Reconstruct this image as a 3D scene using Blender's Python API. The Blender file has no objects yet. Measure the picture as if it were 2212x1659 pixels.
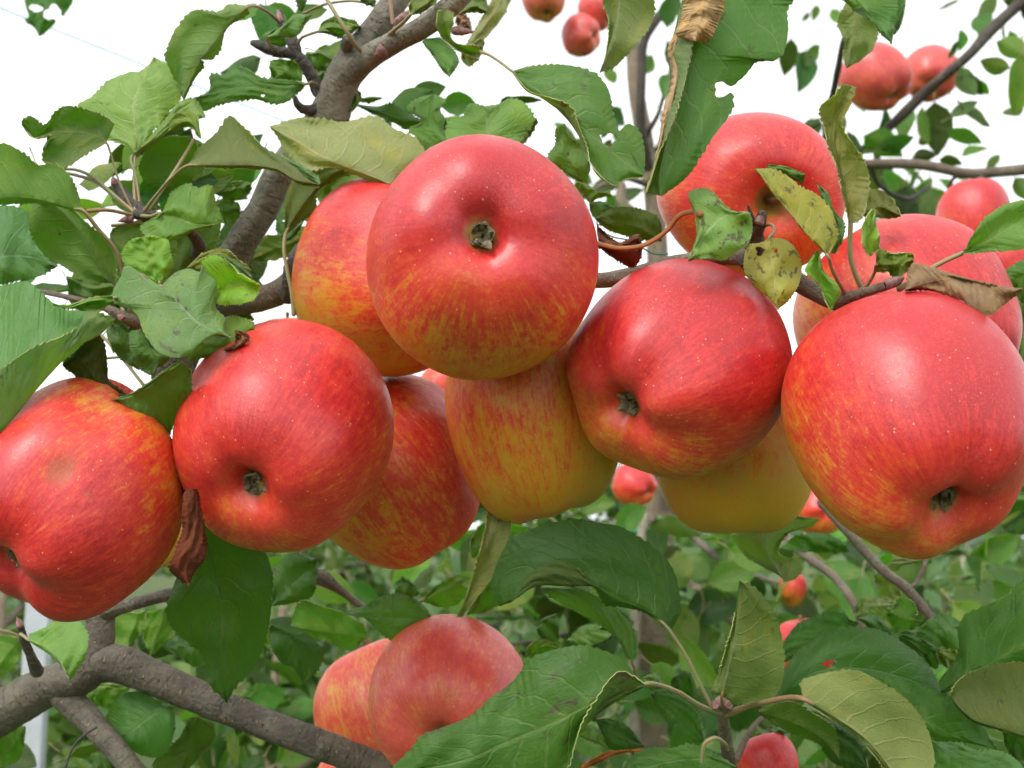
import bpy, math, random
import numpy as np
from mathutils import Vector, Matrix

# ------------------------------------------------------------------ camera, sky, sun, exposure
scene = bpy.context.scene
COL = scene.collection
W0, H0, F = 2212.0, 1659.0, 2372.0            # picture measures used for all positions
CAM = np.array([0.0, 0.0, 1.45])
TILT = math.radians(7.7)
cam_data = bpy.data.cameras.new("camera")
cam_data.sensor_width = 36.0
cam_data.lens = 36.0 * F / W0
cam_data.clip_start = 0.02
cam_data.clip_end = 500.0
cam_data.dof.use_dof = True
cam_data.dof.focus_distance = 0.375
cam_data.dof.aperture_fstop = 20.0
cam = bpy.data.objects.new("camera", cam_data)
COL.objects.link(cam)
cam.location = CAM
cam.rotation_euler = (math.pi / 2 + TILT, 0, 0)
scene.camera = cam
RIGHT = np.array([1.0, 0, 0])
FWD = np.array([0, math.cos(TILT), math.sin(TILT)])
UP = np.array([0, -math.sin(TILT), math.cos(TILT)])
ROT = np.stack([RIGHT, UP, -FWD], axis=1)      # camera axes -> world

SUN_DIR = ROT @ np.array([-0.38, 0.80, 0.47])  # towards the bright part of the overcast sky
SUN_DIR = SUN_DIR / np.linalg.norm(SUN_DIR)
world = bpy.data.worlds.new("World")
scene.world = world
world.use_nodes = True
wn = world.node_tree
wn.nodes.clear()
w_out = wn.nodes.new("ShaderNodeOutputWorld")
w_bg = wn.nodes.new("ShaderNodeBackground")
w_sky = wn.nodes.new("ShaderNodeTexSky")
w_sky.sky_type = 'NISHITA'
w_sky.sun_disc = False
w_sky.sun_elevation = math.asin(SUN_DIR[2])
w_sky.sun_rotation = math.atan2(SUN_DIR[0], SUN_DIR[1])
w_sky.air_density = 1.0
w_sky.dust_density = 4.0
w_hsv = wn.nodes.new("ShaderNodeHueSaturation")
w_hsv.inputs['Saturation'].default_value = 0.12
w_mix = wn.nodes.new("ShaderNodeMix")
w_mix.data_type = 'RGBA'
w_mix.inputs[0].default_value = 0.72           # an even cloud deck over the clear sky
w_mix.inputs[7].default_value = (11.0, 11.3, 11.6, 1)
wn.links.new(w_sky.outputs[0], w_hsv.inputs['Color'])
wn.links.new(w_hsv.outputs[0], w_mix.inputs[6])
wn.links.new(w_mix.outputs[2], w_bg.inputs['Color'])
w_bg.inputs['Strength'].default_value = 0.118
wn.links.new(w_bg.outputs[0], w_out.inputs['Surface'])

sun_data = bpy.data.lights.new("sun", 'SUN')
sun_data.energy = 1.5
sun_data.angle = math.radians(28)
sun_data.color = (1.0, 0.97, 0.92)
sun = bpy.data.objects.new("sun", sun_data)
COL.objects.link(sun)
sun.location = (-3, -4, 9)
sun.rotation_euler = Vector(SUN_DIR.tolist()).to_track_quat('Z', 'Y').to_euler()

scene.render.engine = 'CYCLES'
scene.view_settings.view_transform = 'Standard'
scene.view_settings.look = 'None'
scene.view_settings.exposure = 0.50
scene.view_settings.gamma = 1.0
scene.view_settings.use_curve_mapping = False
scene.cycles.use_adaptive_sampling = True
scene.cycles.adaptive_threshold = 0.06
scene.cycles.adaptive_min_samples = 16
scene.cycles.max_bounces = 4
scene.cycles.diffuse_bounces = 2
scene.cycles.glossy_bounces = 2
scene.cycles.transmission_bounces = 4
scene.cycles.caustics_reflective = False
scene.cycles.caustics_refractive = False
scene.cycles.transparent_max_bounces = 8

# ------------------------------------------------------------------ helpers
rng = random.Random(11)
nrng = np.random.default_rng(5)

def P(x, y, d):
    """picture measure (x, y) at depth d metres -> point in the world"""
    v = np.array([(x - W0 / 2) / F * d, -(y - H0 / 2) / F * d, -d])
    return CAM + ROT @ v

def Parr(a):
    a = np.asarray(a, float)
    v = np.stack([(a[..., 0] - W0 / 2) / F * a[..., 2], -(a[..., 1] - H0 / 2) / F * a[..., 2], -a[..., 2]], -1)
    return CAM + v @ ROT.T

TILES = {}
for c in range(4):
    for r in range(3):
        TILES['%d%d' % (c, r)] = (553.0 * c, 553.0 * r, 1 / 3.0)
TILES['q'] = (235.7, 502.7, 0.1913)
TILES['p'] = (471.3, 314.2, 0.2368)
TILES['s'] = (1476.7, 377.0, 0.2131)
TILES['w'] = (1366.8, 1099.7, 0.2131)
TILES['D'] = (0.0, 0.0, 1.0)

def tag(o, label=None, cat=None, group=None, kind=None):
    if label: o['label'] = label
    if cat: o['category'] = cat
    if group: o['group'] = group
    if kind: o['kind'] = kind
    return o

def empty(name, loc):
    o = bpy.data.objects.new(name, None)
    o.empty_display_size = 0.05
    o.location = loc
    COL.objects.link(o)
    return o

def set_parent(o, parent):
    # every location is a world location: the parent's own offset is cancelled
    o.parent = parent
    o.matrix_parent_inverse = Matrix.Translation(parent.location).inverted()

def mesh_obj(name, verts, faces, mats, parent=None, origin=None, smooth=True, midx=None, uv=None, attrs=None):
    verts = np.asarray(verts, float)
    if origin is None:
        origin = verts.mean(axis=0)
    origin = np.asarray(origin, float)
    v = verts - origin
    me = bpy.data.meshes.new(name)
    faces = np.asarray(faces, dtype=np.int32)
    nf, k = faces.shape
    me.vertices.add(len(v))
    me.vertices.foreach_set('co', v.astype(np.float32).ravel())
    me.loops.add(nf * k)
    me.loops.foreach_set('vertex_index', faces.ravel())
    me.polygons.add(nf)
    me.polygons.foreach_set('loop_start', np.arange(0, nf * k, k, dtype=np.int32))
    if not isinstance(mats, (list, tuple)):
        mats = [mats]
    for m in mats:
        me.materials.append(m)
    if midx is not None:
        me.polygons.foreach_set('material_index', np.asarray(midx, dtype=np.int32))
    if uv is not None:
        l = me.uv_layers.new(name='UVMap')
        l.data.foreach_set('uv', np.asarray(uv, np.float32)[faces.ravel()].ravel())
    if attrs:
        for an, arr in attrs.items():
            arr = np.asarray(arr, np.float32)
            if arr.ndim == 1:
                at = me.attributes.new(an, 'FLOAT', 'POINT')
                at.data.foreach_set('value', arr)
            else:
                at = me.attributes.new(an, 'FLOAT_VECTOR', 'POINT')
                at.data.foreach_set('vector', arr.ravel())
    me.update(calc_edges=True)
    me.polygons.foreach_set('use_smooth', np.full(nf, smooth))
    me.validate()
    o = bpy.data.objects.new(name, me)
    COL.objects.link(o)
    o.location = origin
    if parent is not None:
        set_parent(o, parent)
    return o

def catmull(pts, n, nd=2):
    """smooth curve through pts, n samples evenly spread by arc length of the first two columns"""
    p = np.asarray(pts, float)
    if len(p) == 2:
        t = np.linspace(0, 1, n)[:, None]
        return p[0] * (1 - t) + p[1] * t
    ext = np.vstack([2 * p[0] - p[1], p, 2 * p[-1] - p[-2]])
    seg = np.sqrt(np.linalg.norm(np.diff(ext[:, :nd], axis=0), axis=1)) + 1e-6
    kn = np.concatenate([[0], np.cumsum(seg)])
    out = []
    for i in range(1, len(ext) - 2):
        t0, t1, t2, t3 = kn[i - 1:i + 3]
        t = np.linspace(t1, t2, 14, endpoint=(i == len(ext) - 3))[:, None]
        p0, p1, p2, p3 = ext[i - 1:i + 3]
        a1 = (t1 - t) / (t1 - t0) * p0 + (t - t0) / (t1 - t0) * p1
        a2 = (t2 - t) / (t2 - t1) * p1 + (t - t1) / (t2 - t1) * p2
        a3 = (t3 - t) / (t3 - t2) * p2 + (t - t2) / (t3 - t2) * p3
        b1 = (t2 - t) / (t2 - t0) * a1 + (t - t0) / (t2 - t0) * a2
        b2 = (t3 - t) / (t3 - t1) * a2 + (t - t1) / (t3 - t1) * a3
        out.append((t2 - t) / (t2 - t1) * b1 + (t - t1) / (t2 - t1) * b2)
    o = np.vstack(out)
    s = np.concatenate([[0], np.cumsum(np.linalg.norm(np.diff(o[:, :nd], axis=0), axis=1) + 1e-9)])
    s /= s[-1]
    q = np.linspace(0, 1, n)
    return np.stack([np.interp(q, s, o[:, k]) for k in range(o.shape[1])], 1)

def hnoise(p, seed=0, octaves=3):
    """cheap smooth noise from sines, about -1..1"""
    p = np.asarray(p, float)
    r = np.random.default_rng(seed)
    out = np.zeros(p.shape[:-1])
    amp, tot = 1.0, 0.0
    f = 1.0
    for _ in range(octaves):
        for _k in range(3):
            k = r.normal(size=p.shape[-1]) * f
            out += amp * np.sin(p @ k * 2.2 + r.uniform(0, 6.28))
            tot += amp * 0.6
        amp *= 0.5
        f *= 2.1
    return out / tot

# ------------------------------------------------------------------ materials
class NT:
    def __init__(self, name):
        self.m = bpy.data.materials.new(name)
        self.m.use_nodes = True
        self.t = self.m.node_tree
        self.t.nodes.clear()
        self.out = self.n('ShaderNodeOutputMaterial')
    def n(self, typ, **kw):
        nd = self.t.nodes.new(typ)
        for k, v in kw.items():
            setattr(nd, k, v)
        return nd
    def put(self, sock, v):
        if isinstance(v, bpy.types.NodeSocket):
            self.t.links.new(v, sock)
        elif isinstance(v, (tuple, list)) and len(v) == 3 and sock.type == 'RGBA':
            sock.default_value = (*v, 1)
        else:
            sock.default_value = v
    def math(self, op, a, b=0.0, c=None, clamp=False):
        nd = self.n('ShaderNodeMath', operation=op, use_clamp=clamp)
        self.put(nd.inputs[0], a)
        self.put(nd.inputs[1], b)
        if c is not None:
            self.put(nd.inputs[2], c)
        return nd.outputs[0]
    def mix(self, f, a, b, blend='MIX'):
        nd = self.n('ShaderNodeMix', data_type='RGBA', blend_type=blend)
        self.put(nd.inputs[0], f)
        self.put(nd.inputs[6], a)
        self.put(nd.inputs[7], b)
        return nd.outputs[2]
    def ramp(self, f, stops, interp='LINEAR'):
        nd = self.n('ShaderNodeValToRGB')
        cr = nd.color_ramp
        cr.interpolation = interp
        while len(cr.elements) < len(stops):
            cr.elements.new(0.5)
        for e, (pos, c) in zip(cr.elements, stops):
            e.position = pos
            e.color = (*c, 1) if len(c) == 3 else c
        self.put(nd.inputs[0], f)
        return nd.outputs[0]
    def step(self, v, a, b):
        nd = self.n('ShaderNodeMapRange', interpolation_type='SMOOTHSTEP')
        self.put(nd.inputs[0], v)
        nd.inputs[1].default_value = a
        nd.inputs[2].default_value = b
        return nd.outputs[0]
    def noise(self, vec, scale, detail=3, rough=0.55, dist=0.0):
        nd = self.n('ShaderNodeTexNoise')
        if vec is not None:
            self.put(nd.inputs['Vector'], vec)
        nd.inputs['Scale'].default_value = scale
        nd.inputs['Detail'].default_value = detail
        nd.inputs['Roughness'].default_value = rough
        nd.inputs['Distortion'].default_value = dist
        return nd.outputs[0]
    def voro(self, vec, scale, feature='F1', rnd=1.0):
        nd = self.n('ShaderNodeTexVoronoi', feature=feature)
        if vec is not None:
            self.put(nd.inputs['Vector'], vec)
        nd.inputs['Scale'].default_value = scale
        nd.inputs['Randomness'].default_value = rnd
        return nd
    def sep(self, v):
        nd = self.n('ShaderNodeSeparateXYZ')
        self.put(nd.inputs[0], v)
        return nd.outputs
    def comb(self, x, y, z):
        nd = self.n('ShaderNodeCombineXYZ')
        for i, v in enumerate((x, y, z)):
            self.put(nd.inputs[i], v)
        return nd.outputs[0]
    def vmath(self, op, a, b=None):
        nd = self.n('ShaderNodeVectorMath', operation=op)
        self.put(nd.inputs[0], a)
        if b is not None:
            self.put(nd.inputs[1], b)
        return nd.outputs[0]
    def attr(self, name, typ='GEOMETRY'):
        return self.n('ShaderNodeAttribute', attribute_name=name, attribute_type=typ)
    def bump(self, h, strength, dist):
        nd = self.n('ShaderNodeBump')
        nd.inputs['Strength'].default_value = strength
        nd.inputs['Distance'].default_value = dist
        self.put(nd.inputs['Height'], h)
        return nd.outputs[0]
    def bsdf(self, color, rough, spec=0.5, normal=None, coat=0.0, coat_rough=0.2, **kw):
        b = self.n('ShaderNodeBsdfPrincipled')
        self.put(b.inputs['Base Color'], color)
        self.put(b.inputs['Roughness'], rough)
        self.put(b.inputs['Specular IOR Level'], spec)
        b.inputs['Coat Weight'].default_value = coat
        b.inputs['Coat Roughness'].default_value = coat_rough
        for k, v in kw.items():
            self.put(b.inputs[k], v)
        if normal is not None:
            self.put(b.inputs['Normal'], normal)
        return b.outputs[0]
    def done(self, shader):
        self.t.links.new(shader, self.out.inputs['Surface'])
        return self.m

def mat_apple():
    t = NT('apple_skin')
    ac = t.attr('ac').outputs['Vector']
    bl = t.attr('blush').outputs['Fac']
    pole = t.attr('pole').outputs['Fac']
    info = t.n('ShaderNodeObjectInfo')
    seed = t.math('MULTIPLY', info.outputs['Random'], 37.0)
    s = t.sep(ac)
    rho = t.math('SQRT', t.math('ADD', t.math('MULTIPLY', s[0], s[0]), t.math('MULTIPLY', s[1], s[1])))
    rho = t.math('MAXIMUM', rho, 0.02)
    nx = t.math('DIVIDE', s[0], rho)
    ny = t.math('DIVIDE', s[1], rho)
    acs = t.vmath('ADD', ac, t.comb(seed, seed, seed))
    # streaks that run from stem to calyx, broken into dashes
    sv = t.comb(t.math('MULTIPLY', nx, 8.0), t.math('MULTIPLY', ny, 8.0), t.math('ADD', t.math('MULTIPLY', s[2], 3.4), seed))
    st = t.noise(sv, 1.0, 3, 0.6, 0.3)
    sv2 = t.comb(t.math('MULTIPLY', nx, 19.0), t.math('MULTIPLY', ny, 19.0), t.math('ADD', t.math('MULTIPLY', s[2], 4.5), seed))
    st2 = t.noise(sv2, 1.0, 2, 0.6)
    mott = t.noise(acs, 2.2, 4, 0.6)
    fine = t.noise(acs, 26.0, 2, 0.7)
    sv3 = t.comb(t.math('MULTIPLY', nx, 34.0), t.math('MULTIPLY', ny, 34.0), t.math('ADD', t.math('MULTIPLY', s[2], 11.0), seed))
    st3 = t.noise(sv3, 1.0, 2, 0.6)
    vn = t.math('MULTIPLY', t.math('SUBTRACT', st, 0.5), 0.55)
    vn = t.math('ADD', vn, t.math('MULTIPLY', t.math('SUBTRACT', st2, 0.5), 0.65))
    vn = t.math('ADD', vn, t.math('MULTIPLY', t.math('SUBTRACT', st3, 0.5), 0.65))
    vn = t.math('MULTIPLY', vn, t.step(rho, 0.22, 0.75))
    vn = t.math('ADD', vn, t.math('MULTIPLY', t.math('SUBTRACT', t.noise(acs, 7.0, 3, 0.65), 0.5), 0.55))
    vn = t.math('ADD', vn, t.math('MULTIPLY', t.math('SUBTRACT', mott, 0.5), 0.70))
    vn = t.math('ADD', vn, t.math('MULTIPLY', t.math('SUBTRACT', fine, 0.5), 0.55))
    amp = t.math('ADD', 0.58, t.math('MULTIPLY', t.step(bl, -0.05, 0.45), 0.37))
    v = t.math('ADD', bl, t.math('MULTIPLY', vn, amp))
    col = t.ramp(v, [(0.0, (0.60, 0.335, 0.020)), (0.12, (0.68, 0.30, 0.020)), (0.28, (0.70, 0.20, 0.020)), (0.38, (0.70, 0.135, 0.024)),
                     (0.50, (0.69, 0.062, 0.024)), (0.70, (0.64, 0.028, 0.024)), (1.0, (0.46, 0.011, 0.017))])
    # corky basin and stem cavity
    pn = t.math('ADD', pole, t.math('MULTIPLY', t.math('SUBTRACT', t.noise(acs, 9.0, 3), 0.5), 0.5))
    col = t.mix(t.step(pn, 0.32, 0.85), col, (0.33, 0.20, 0.035))
    col = t.mix(t.step(pn, 0.85, 1.15), col, (0.20, 0.17, 0.075))
    # lenticels: pale corky dots, a few larger ones with a dark rim
    vo = t.voro(acs, 13.0)
    d = vo.outputs['Distance']
    rnd = t.sep(vo.outputs['Color'])
    dot = t.math('MULTIPLY', t.step(d, 0.135, 0.05), t.step(rnd[0], 0.25, 0.5))
    col = t.mix(t.math('MULTIPLY', dot, 0.6), col, (0.80, 0.46, 0.27))
    vo3 = t.voro(acs, 33.0)
    dot3 = t.math('MULTIPLY', t.step(vo3.outputs['Distance'], 0.13, 0.03), t.step(t.sep(vo3.outputs['Color'])[1], 0.5, 0.7))
    col = t.mix(t.math('MULTIPLY', dot3, 0.55), col, (0.80, 0.38, 0.22))
    vo2 = t.voro(acs, 5.0)
    d2 = vo2.outputs['Distance']
    r2 = t.sep(vo2.outputs['Color'])
    pick = t.step(r2[1], 0.62, 0.64)
    ring = t.math('MULTIPLY', t.step(d2, 0.075, 0.05), pick)
    core = t.math('MULTIPLY', t.step(d2, 0.045, 0.03), pick)
    col = t.mix(t.math('MULTIPLY', ring, 0.6), col, (0.16, 0.06, 0.03))
    col = t.mix(t.math('MULTIPLY', t.math('MULTIPLY', core, t.step(r2[0], 0.5, 0.55)), 0.85), col, (0.6, 0.5, 0.36))
    bru = t.attr('bruise').outputs['Fac']
    col = t.mix(t.math('MULTIPLY', t.step(t.math('ADD', bru, t.math('MULTIPLY', t.math('SUBTRACT', st2, 0.5), 1.3)), 0.15, 0.8), 0.5), col, (0.30, 0.13, 0.04))
    col = t.mix(t.math('MULTIPLY', t.step(bru, 0.93, 1.0), 0.6), col, (0.06, 0.03, 0.015))
    # a patchy waxy bloom
    bloom = t.step(t.noise(acs, 1.3, 3, 0.55), 0.42, 0.72)
    dust = t.math('MULTIPLY', t.step(t.noise(acs, 60.0, 2, 0.7), 0.45, 0.75), t.math('ADD', 0.03, t.math('MULTIPLY', bloom, 0.12)))
    wax = t.math('SUBTRACT', 1.0, info.outputs['Alpha'])
    dust = t.math('ADD', dust, t.math('MULTIPLY', wax, t.math('ADD', 0.7, t.math('MULTIPLY', mott, 0.5))))
    col = t.mix(dust, col, (0.80, 0.50, 0.44))
    rough = t.math('ADD', t.math('MULTIPLY', bloom, 0.20), t.math('ADD', 0.285, t.math('MULTIPLY', fine, 0.14)))
    h = t.math('ADD', t.math('MULTIPLY', fine, 0.5), t.math('MULTIPLY', dot, 0.7))
    h = t.math('ADD', h, t.math('MULTIPLY', t.noise(acs, 5.0, 3), 1.5))
    nrm = t.bump(h, 0.22, 0.0006)
    return t.done(t.bsdf(col, rough, 0.62, nrm))

def leaf_coords(t):
    uv = t.n('ShaderNodeUVMap', uv_map='UVMap').outputs[0]
    s = t.sep(uv)
    u = t.math('SUBTRACT', t.math('MULTIPLY', s[0], 2.0), 1.0)
    v = s[1]
    return uv, u, v

def mat_leaf(name, base, dark, vein, trans, rough, spec, under=False, dry=False):
    t = NT(name)
    uv, u, v = leaf_coords(t)
    info = t.n('ShaderNodeObjectInfo')
    seed = t.math('MULTIPLY', info.outputs['Random'], 53.0)
    tint = info.outputs['Color']
    harm = info.outputs['Alpha']                       # how spotted this leaf is
    au = t.math('ABSOLUTE', u)
    side = t.math('MULTIPLY', t.math('SIGN', u), 0.25)
    wob = t.math('MULTIPLY', t.math('SUBTRACT', t.noise(t.comb(u, v, seed), 3.0, 2), 0.5), 0.10)
    ph = t.math('ADD', t.math('SUBTRACT', v, t.math('MULTIPLY', t.math('POWER', au, 1.35), 0.26)), wob)
    ph = t.math('ADD', t.math('MULTIPLY', ph, 8.5), side)
    fr = t.math('ABSOLUTE', t.math('SUBTRACT', t.math('FRACT', ph), 0.5))     # 0 on a vein
    wide = t.math('SUBTRACT', 0.105, t.math('MULTIPLY', au, 0.060))
    sec = t.math('SUBTRACT', 1.0, t.math('DIVIDE', fr, wide), clamp=True)
    mid = t.math('SUBTRACT', 1.0, t.math('DIVIDE', au, 0.055), clamp=True)
    vec = t.comb(t.math('MULTIPLY', u, 0.55), v, seed)
    net = t.voro(vec, 26.0, 'DISTANCE_TO_EDGE').outputs['Distance']
    ter = t.step(net, 0.10, 0.0)
    veins = t.math('MAXIMUM', t.math('MULTIPLY', sec, 0.8), mid)
    veins2 = t.math('MAXIMUM', veins, t.math('MULTIPLY', ter, 0.34))
    blot = t.noise(t.comb(t.math('MULTIPLY', u, 0.5), v, seed), 3.2, 4, 0.6)
    col = t.mix(t.step(blot, 0.3, 0.7), base, dark)
    col = t.mix(t.math('MULTIPLY', veins2, 0.85), col, vein)
    pat = t.step(t.noise(t.comb(t.math('MULTIPLY', u, 0.7), v, t.math('ADD', seed, 7.0)), 2.4, 4, 0.65), 0.50, 0.72)
    col = t.mix(t.math('MULTIPLY', pat, 0.55), col, t.mix(1.0, col, (1.75, 1.25, 0.65), 'MULTIPLY'))
    mic = t.noise(vec, 85.0, 2, 0.7)
    mc = t.math('ADD', 0.62, t.math('MULTIPLY', mic, 0.76))
    col = t.mix(1.0, col, t.comb(mc, mc, mc), 'MULTIPLY')
    rv = t.math('ADD', 0.8, t.math('MULTIPLY', info.outputs['Random'], 0.4))
    col = t.mix(1.0, col, t.comb(rv, rv, rv), 'MULTIPLY')
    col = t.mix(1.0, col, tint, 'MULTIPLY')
    # age: rusty blotches, pale flecks
    sp = t.noise(vec, 7.0, 4, 0.62)
    lim = t.math('SUBTRACT', 0.73, t.math('MULTIPLY', harm, 0.16))
    spots = t.math('MULTIPLY', t.math('SUBTRACT', sp, lim), 11.0, clamp=True)
    col = t.mix(t.math('MULTIPLY', spots, 0.75), col, (0.15, 0.095, 0.065) if not under else (0.20, 0.12, 0.07))
    fl = t.voro(t.comb(t.math('MULTIPLY', u, 1.1), t.math('MULTIPLY', v, 1.0), seed), 34.0)
    fm = t.math('MULTIPLY', t.step(fl.outputs['Distance'], 0.26, 0.12),
                t.step(t.math('ADD', t.sep(fl.outputs['Color'])[0], t.math('MULTIPLY', harm, 0.45)), 0.95, 1.0))
    fm = t.math('MULTIPLY', fm, t.step(t.noise(vec, 4.0, 2), 0.48, 0.6))
    if not dry:
        col = t.mix(t.math('MULTIPLY', fm, 0.55), col, (0.38, 0.40, 0.17))
    hh = t.math('ADD', t.math('MULTIPLY', veins, -1.0 if not under else 1.3),
                t.math('MULTIPLY', t.math('COSINE', t.math('MULTIPLY', t.math('FRACT', ph), 6.2832)), -0.35 if not under else 0.35))
    hh = t.math('ADD', hh, t.math('MULTIPLY', t.noise(vec, 40.0, 3, 0.7), 1.1))
    nrm = t.bump(hh, 0.38, 0.0007)
    rg = t.math('ADD', rough, t.math('MULTIPLY', t.math('SUBTRACT', blot, 0.5), 0.2))
    b = t.bsdf(col, rg, spec, nrm)
    tr = t.n('ShaderNodeBsdfTranslucent')
    tc = t.mix(t.math('MULTIPLY', veins2, 0.6), trans, tuple(c * 0.45 for c in trans))
    tc = t.mix(1.0, tc, tint, 'MULTIPLY')
    tc = t.mix(t.math('MULTIPLY', spots, 0.8), tc, (0.08, 0.03, 0.01))
    t.put(tr.inputs['Color'], tc)
    t.put(tr.inputs['Normal'], nrm)
    ms = t.n('ShaderNodeMixShader')
    ms.inputs[0].default_value = 0.53 if not dry else 0.15
    t.t.links.new(b, ms.inputs[1])
    t.t.links.new(tr.outputs[0], ms.inputs[2])
    return t.done(ms.outputs[0])

def mat_bark(name, c1, c2, lent, ring=True, scale=1.0):
    t = NT(name)
    uv = t.n('ShaderNodeUVMap', uv_map='UVMap').outputs[0]
    s = t.sep(uv)
    pos = t.n('ShaderNodeNewGeometry').outputs['Position']
    n1 = t.noise(pos, 55 * scale, 5, 0.65)
    n2 = t.noise(pos, 18 * scale, 3, 0.6)
    n3 = t.noise(pos, 420 * scale, 3, 0.6)
    col = t.mix(t.step(t.math('ADD', t.math('MULTIPLY', n1, 0.6), t.math('MULTIPLY', n2, 0.4)), 0.36, 0.64), c1, c2)
    col = t.mix(t.math('MULTIPLY', t.step(n2, 0.5, 0.75), 0.5), col, (c2[0] * 0.9, c2[1] * 1.08, c2[2] * 0.8))
    lich = t.math('MULTIPLY', t.step(t.noise(pos, 30 * scale, 5, 0.7), 0.56, 0.70), t.step(n3, 0.40, 0.60))
    col = t.mix(t.math('MULTIPLY', lich, 0.55), col, (0.30, 0.30, 0.235))
    crk = t.step(t.noise(t.comb(t.math('MULTIPLY', s[0], 160.0 * scale), t.math('MULTIPLY', s[1], 420.0 * scale), 0.0), 1.0, 4, 0.7), 0.60, 0.72)
    col = t.mix(t.math('MULTIPLY', crk, 0.6), col, tuple(c * 0.35 for c in c1))
    vv = t.comb(t.math('MULTIPLY', s[0], 0.42), s[1], 0.0)
    vo = t.voro(vv, 560 * scale)
    r = t.sep(vo.outputs['Color'])
    le = t.math('MULTIPLY', t.step(vo.outputs['Distance'], 0.30, 0.16), t.step(r[0], 0.45, 0.55))
    col = t.mix(t.math('MULTIPLY', le, 0.7), col, lent)
    rn = t.noise(t.comb(t.math('MULTIPLY', s[0], 4.0), t.math('MULTIPLY', s[1], 260.0 * scale), 0.0), 1.0, 2)
    rings = t.math('MULTIPLY', t.step(rn, 0.55, 0.8), 0.35 if ring else 0.12)
    col = t.mix(rings, col, tuple(c * 0.45 for c in c1))
    h = t.math('ADD', t.math('MULTIPLY', n1, 1.0), t.math('MULTIPLY', le, 0.8))
    h = t.math('SUBTRACT', h, t.math('MULTIPLY', rings, 1.2))
    h = t.math('ADD', h, t.math('MULTIPLY', n3, 0.8))
    h = t.math('SUBTRACT', h, t.math('MULTIPLY', crk, 0.8))
    return t.done(t.bsdf(col, 0.72, 0.35, t.bump(h, 0.9, 0.0018 / scale)))

def mat_plain(name, c1, c2, scale, rough=0.6, spec=0.4, bump=0.2, dist=0.0005):
    t = NT(name)
    pos = t.n('ShaderNodeNewGeometry').outputs['Position']
    n = t.noise(pos, scale, 4, 0.6)
    col = t.mix(t.step(n, 0.3, 0.7), c1, c2)
    return t.done(t.bsdf(col, rough, spec, t.bump(n, bump, dist)))

M_APPLE = mat_apple()
M_TOP = mat_leaf('leaf_upper_side', (0.150, 0.262, 0.066), (0.098, 0.205, 0.046), (0.36, 0.44, 0.19), (0.50, 0.72, 0.11), 0.47, 0.5)
M_UND = mat_leaf('leaf_under_side', (0.325, 0.345, 0.165), (0.265, 0.295, 0.130), (0.46, 0.44, 0.27), (0.36, 0.54, 0.07), 0.75, 0.25, under=True)
M_DRY = mat_leaf('leaf_dry', (0.30, 0.20, 0.11), (0.19, 0.115, 0.065), (0.30, 0.20, 0.11), (0.20, 0.09, 0.03), 0.75, 0.2, under=True, dry=True)
M_EDGE = mat_plain('leaf_margin', (0.36, 0.38, 0.14), (0.26, 0.30, 0.09), 400, 0.6)
M_STALK = mat_plain('leaf_stalk', (0.24, 0.25, 0.10), (0.30, 0.22, 0.12), 120, 0.55)
M_STALK_RED = mat_plain('leaf_stalk_reddish', (0.30, 0.17, 0.09), (0.22, 0.20, 0.08), 90, 0.5)
M_STALK_DRY = mat_plain('leaf_stalk_dry', (0.40, 0.17, 0.05), (0.27, 0.11, 0.04), 150, 0.5)
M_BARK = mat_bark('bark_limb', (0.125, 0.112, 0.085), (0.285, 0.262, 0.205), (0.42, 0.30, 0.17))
M_BARK_SHADED = mat_bark('bark_limb_shaded', (0.066, 0.056, 0.042), (0.150, 0.130, 0.098), (0.36, 0.23, 0.11))  # limb bark darkened: shade from the apples above is put into the colour
M_TWIG = mat_bark('bark_twig', (0.120, 0.088, 0.065), (0.185, 0.148, 0.112), (0.45, 0.36, 0.24), ring=False, scale=1.4)
M_TRUNK = mat_bark('bark_far_trunk', (0.20, 0.15, 0.105), (0.30, 0.235, 0.17), (0.40, 0.28, 0.16), ring=True, scale=0.5)
M_DARKBARK = mat_bark('bark_dark', (0.055, 0.045, 0.040), (0.10, 0.085, 0.07), (0.25, 0.2, 0.13), ring=True)
M_BUD = mat_plain('bud_scale', (0.20, 0.055, 0.05), (0.30, 0.22, 0.19), 600, 0.55, bump=0.5)
M_CALYX = mat_plain('dry_sepal', (0.28, 0.25, 0.15), (0.10, 0.075, 0.04), 500, 0.8, bump=0.5)
M_STEM = mat_plain('apple_stem', (0.16, 0.10, 0.05), (0.22, 0.17, 0.07), 300, 0.6)
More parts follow.
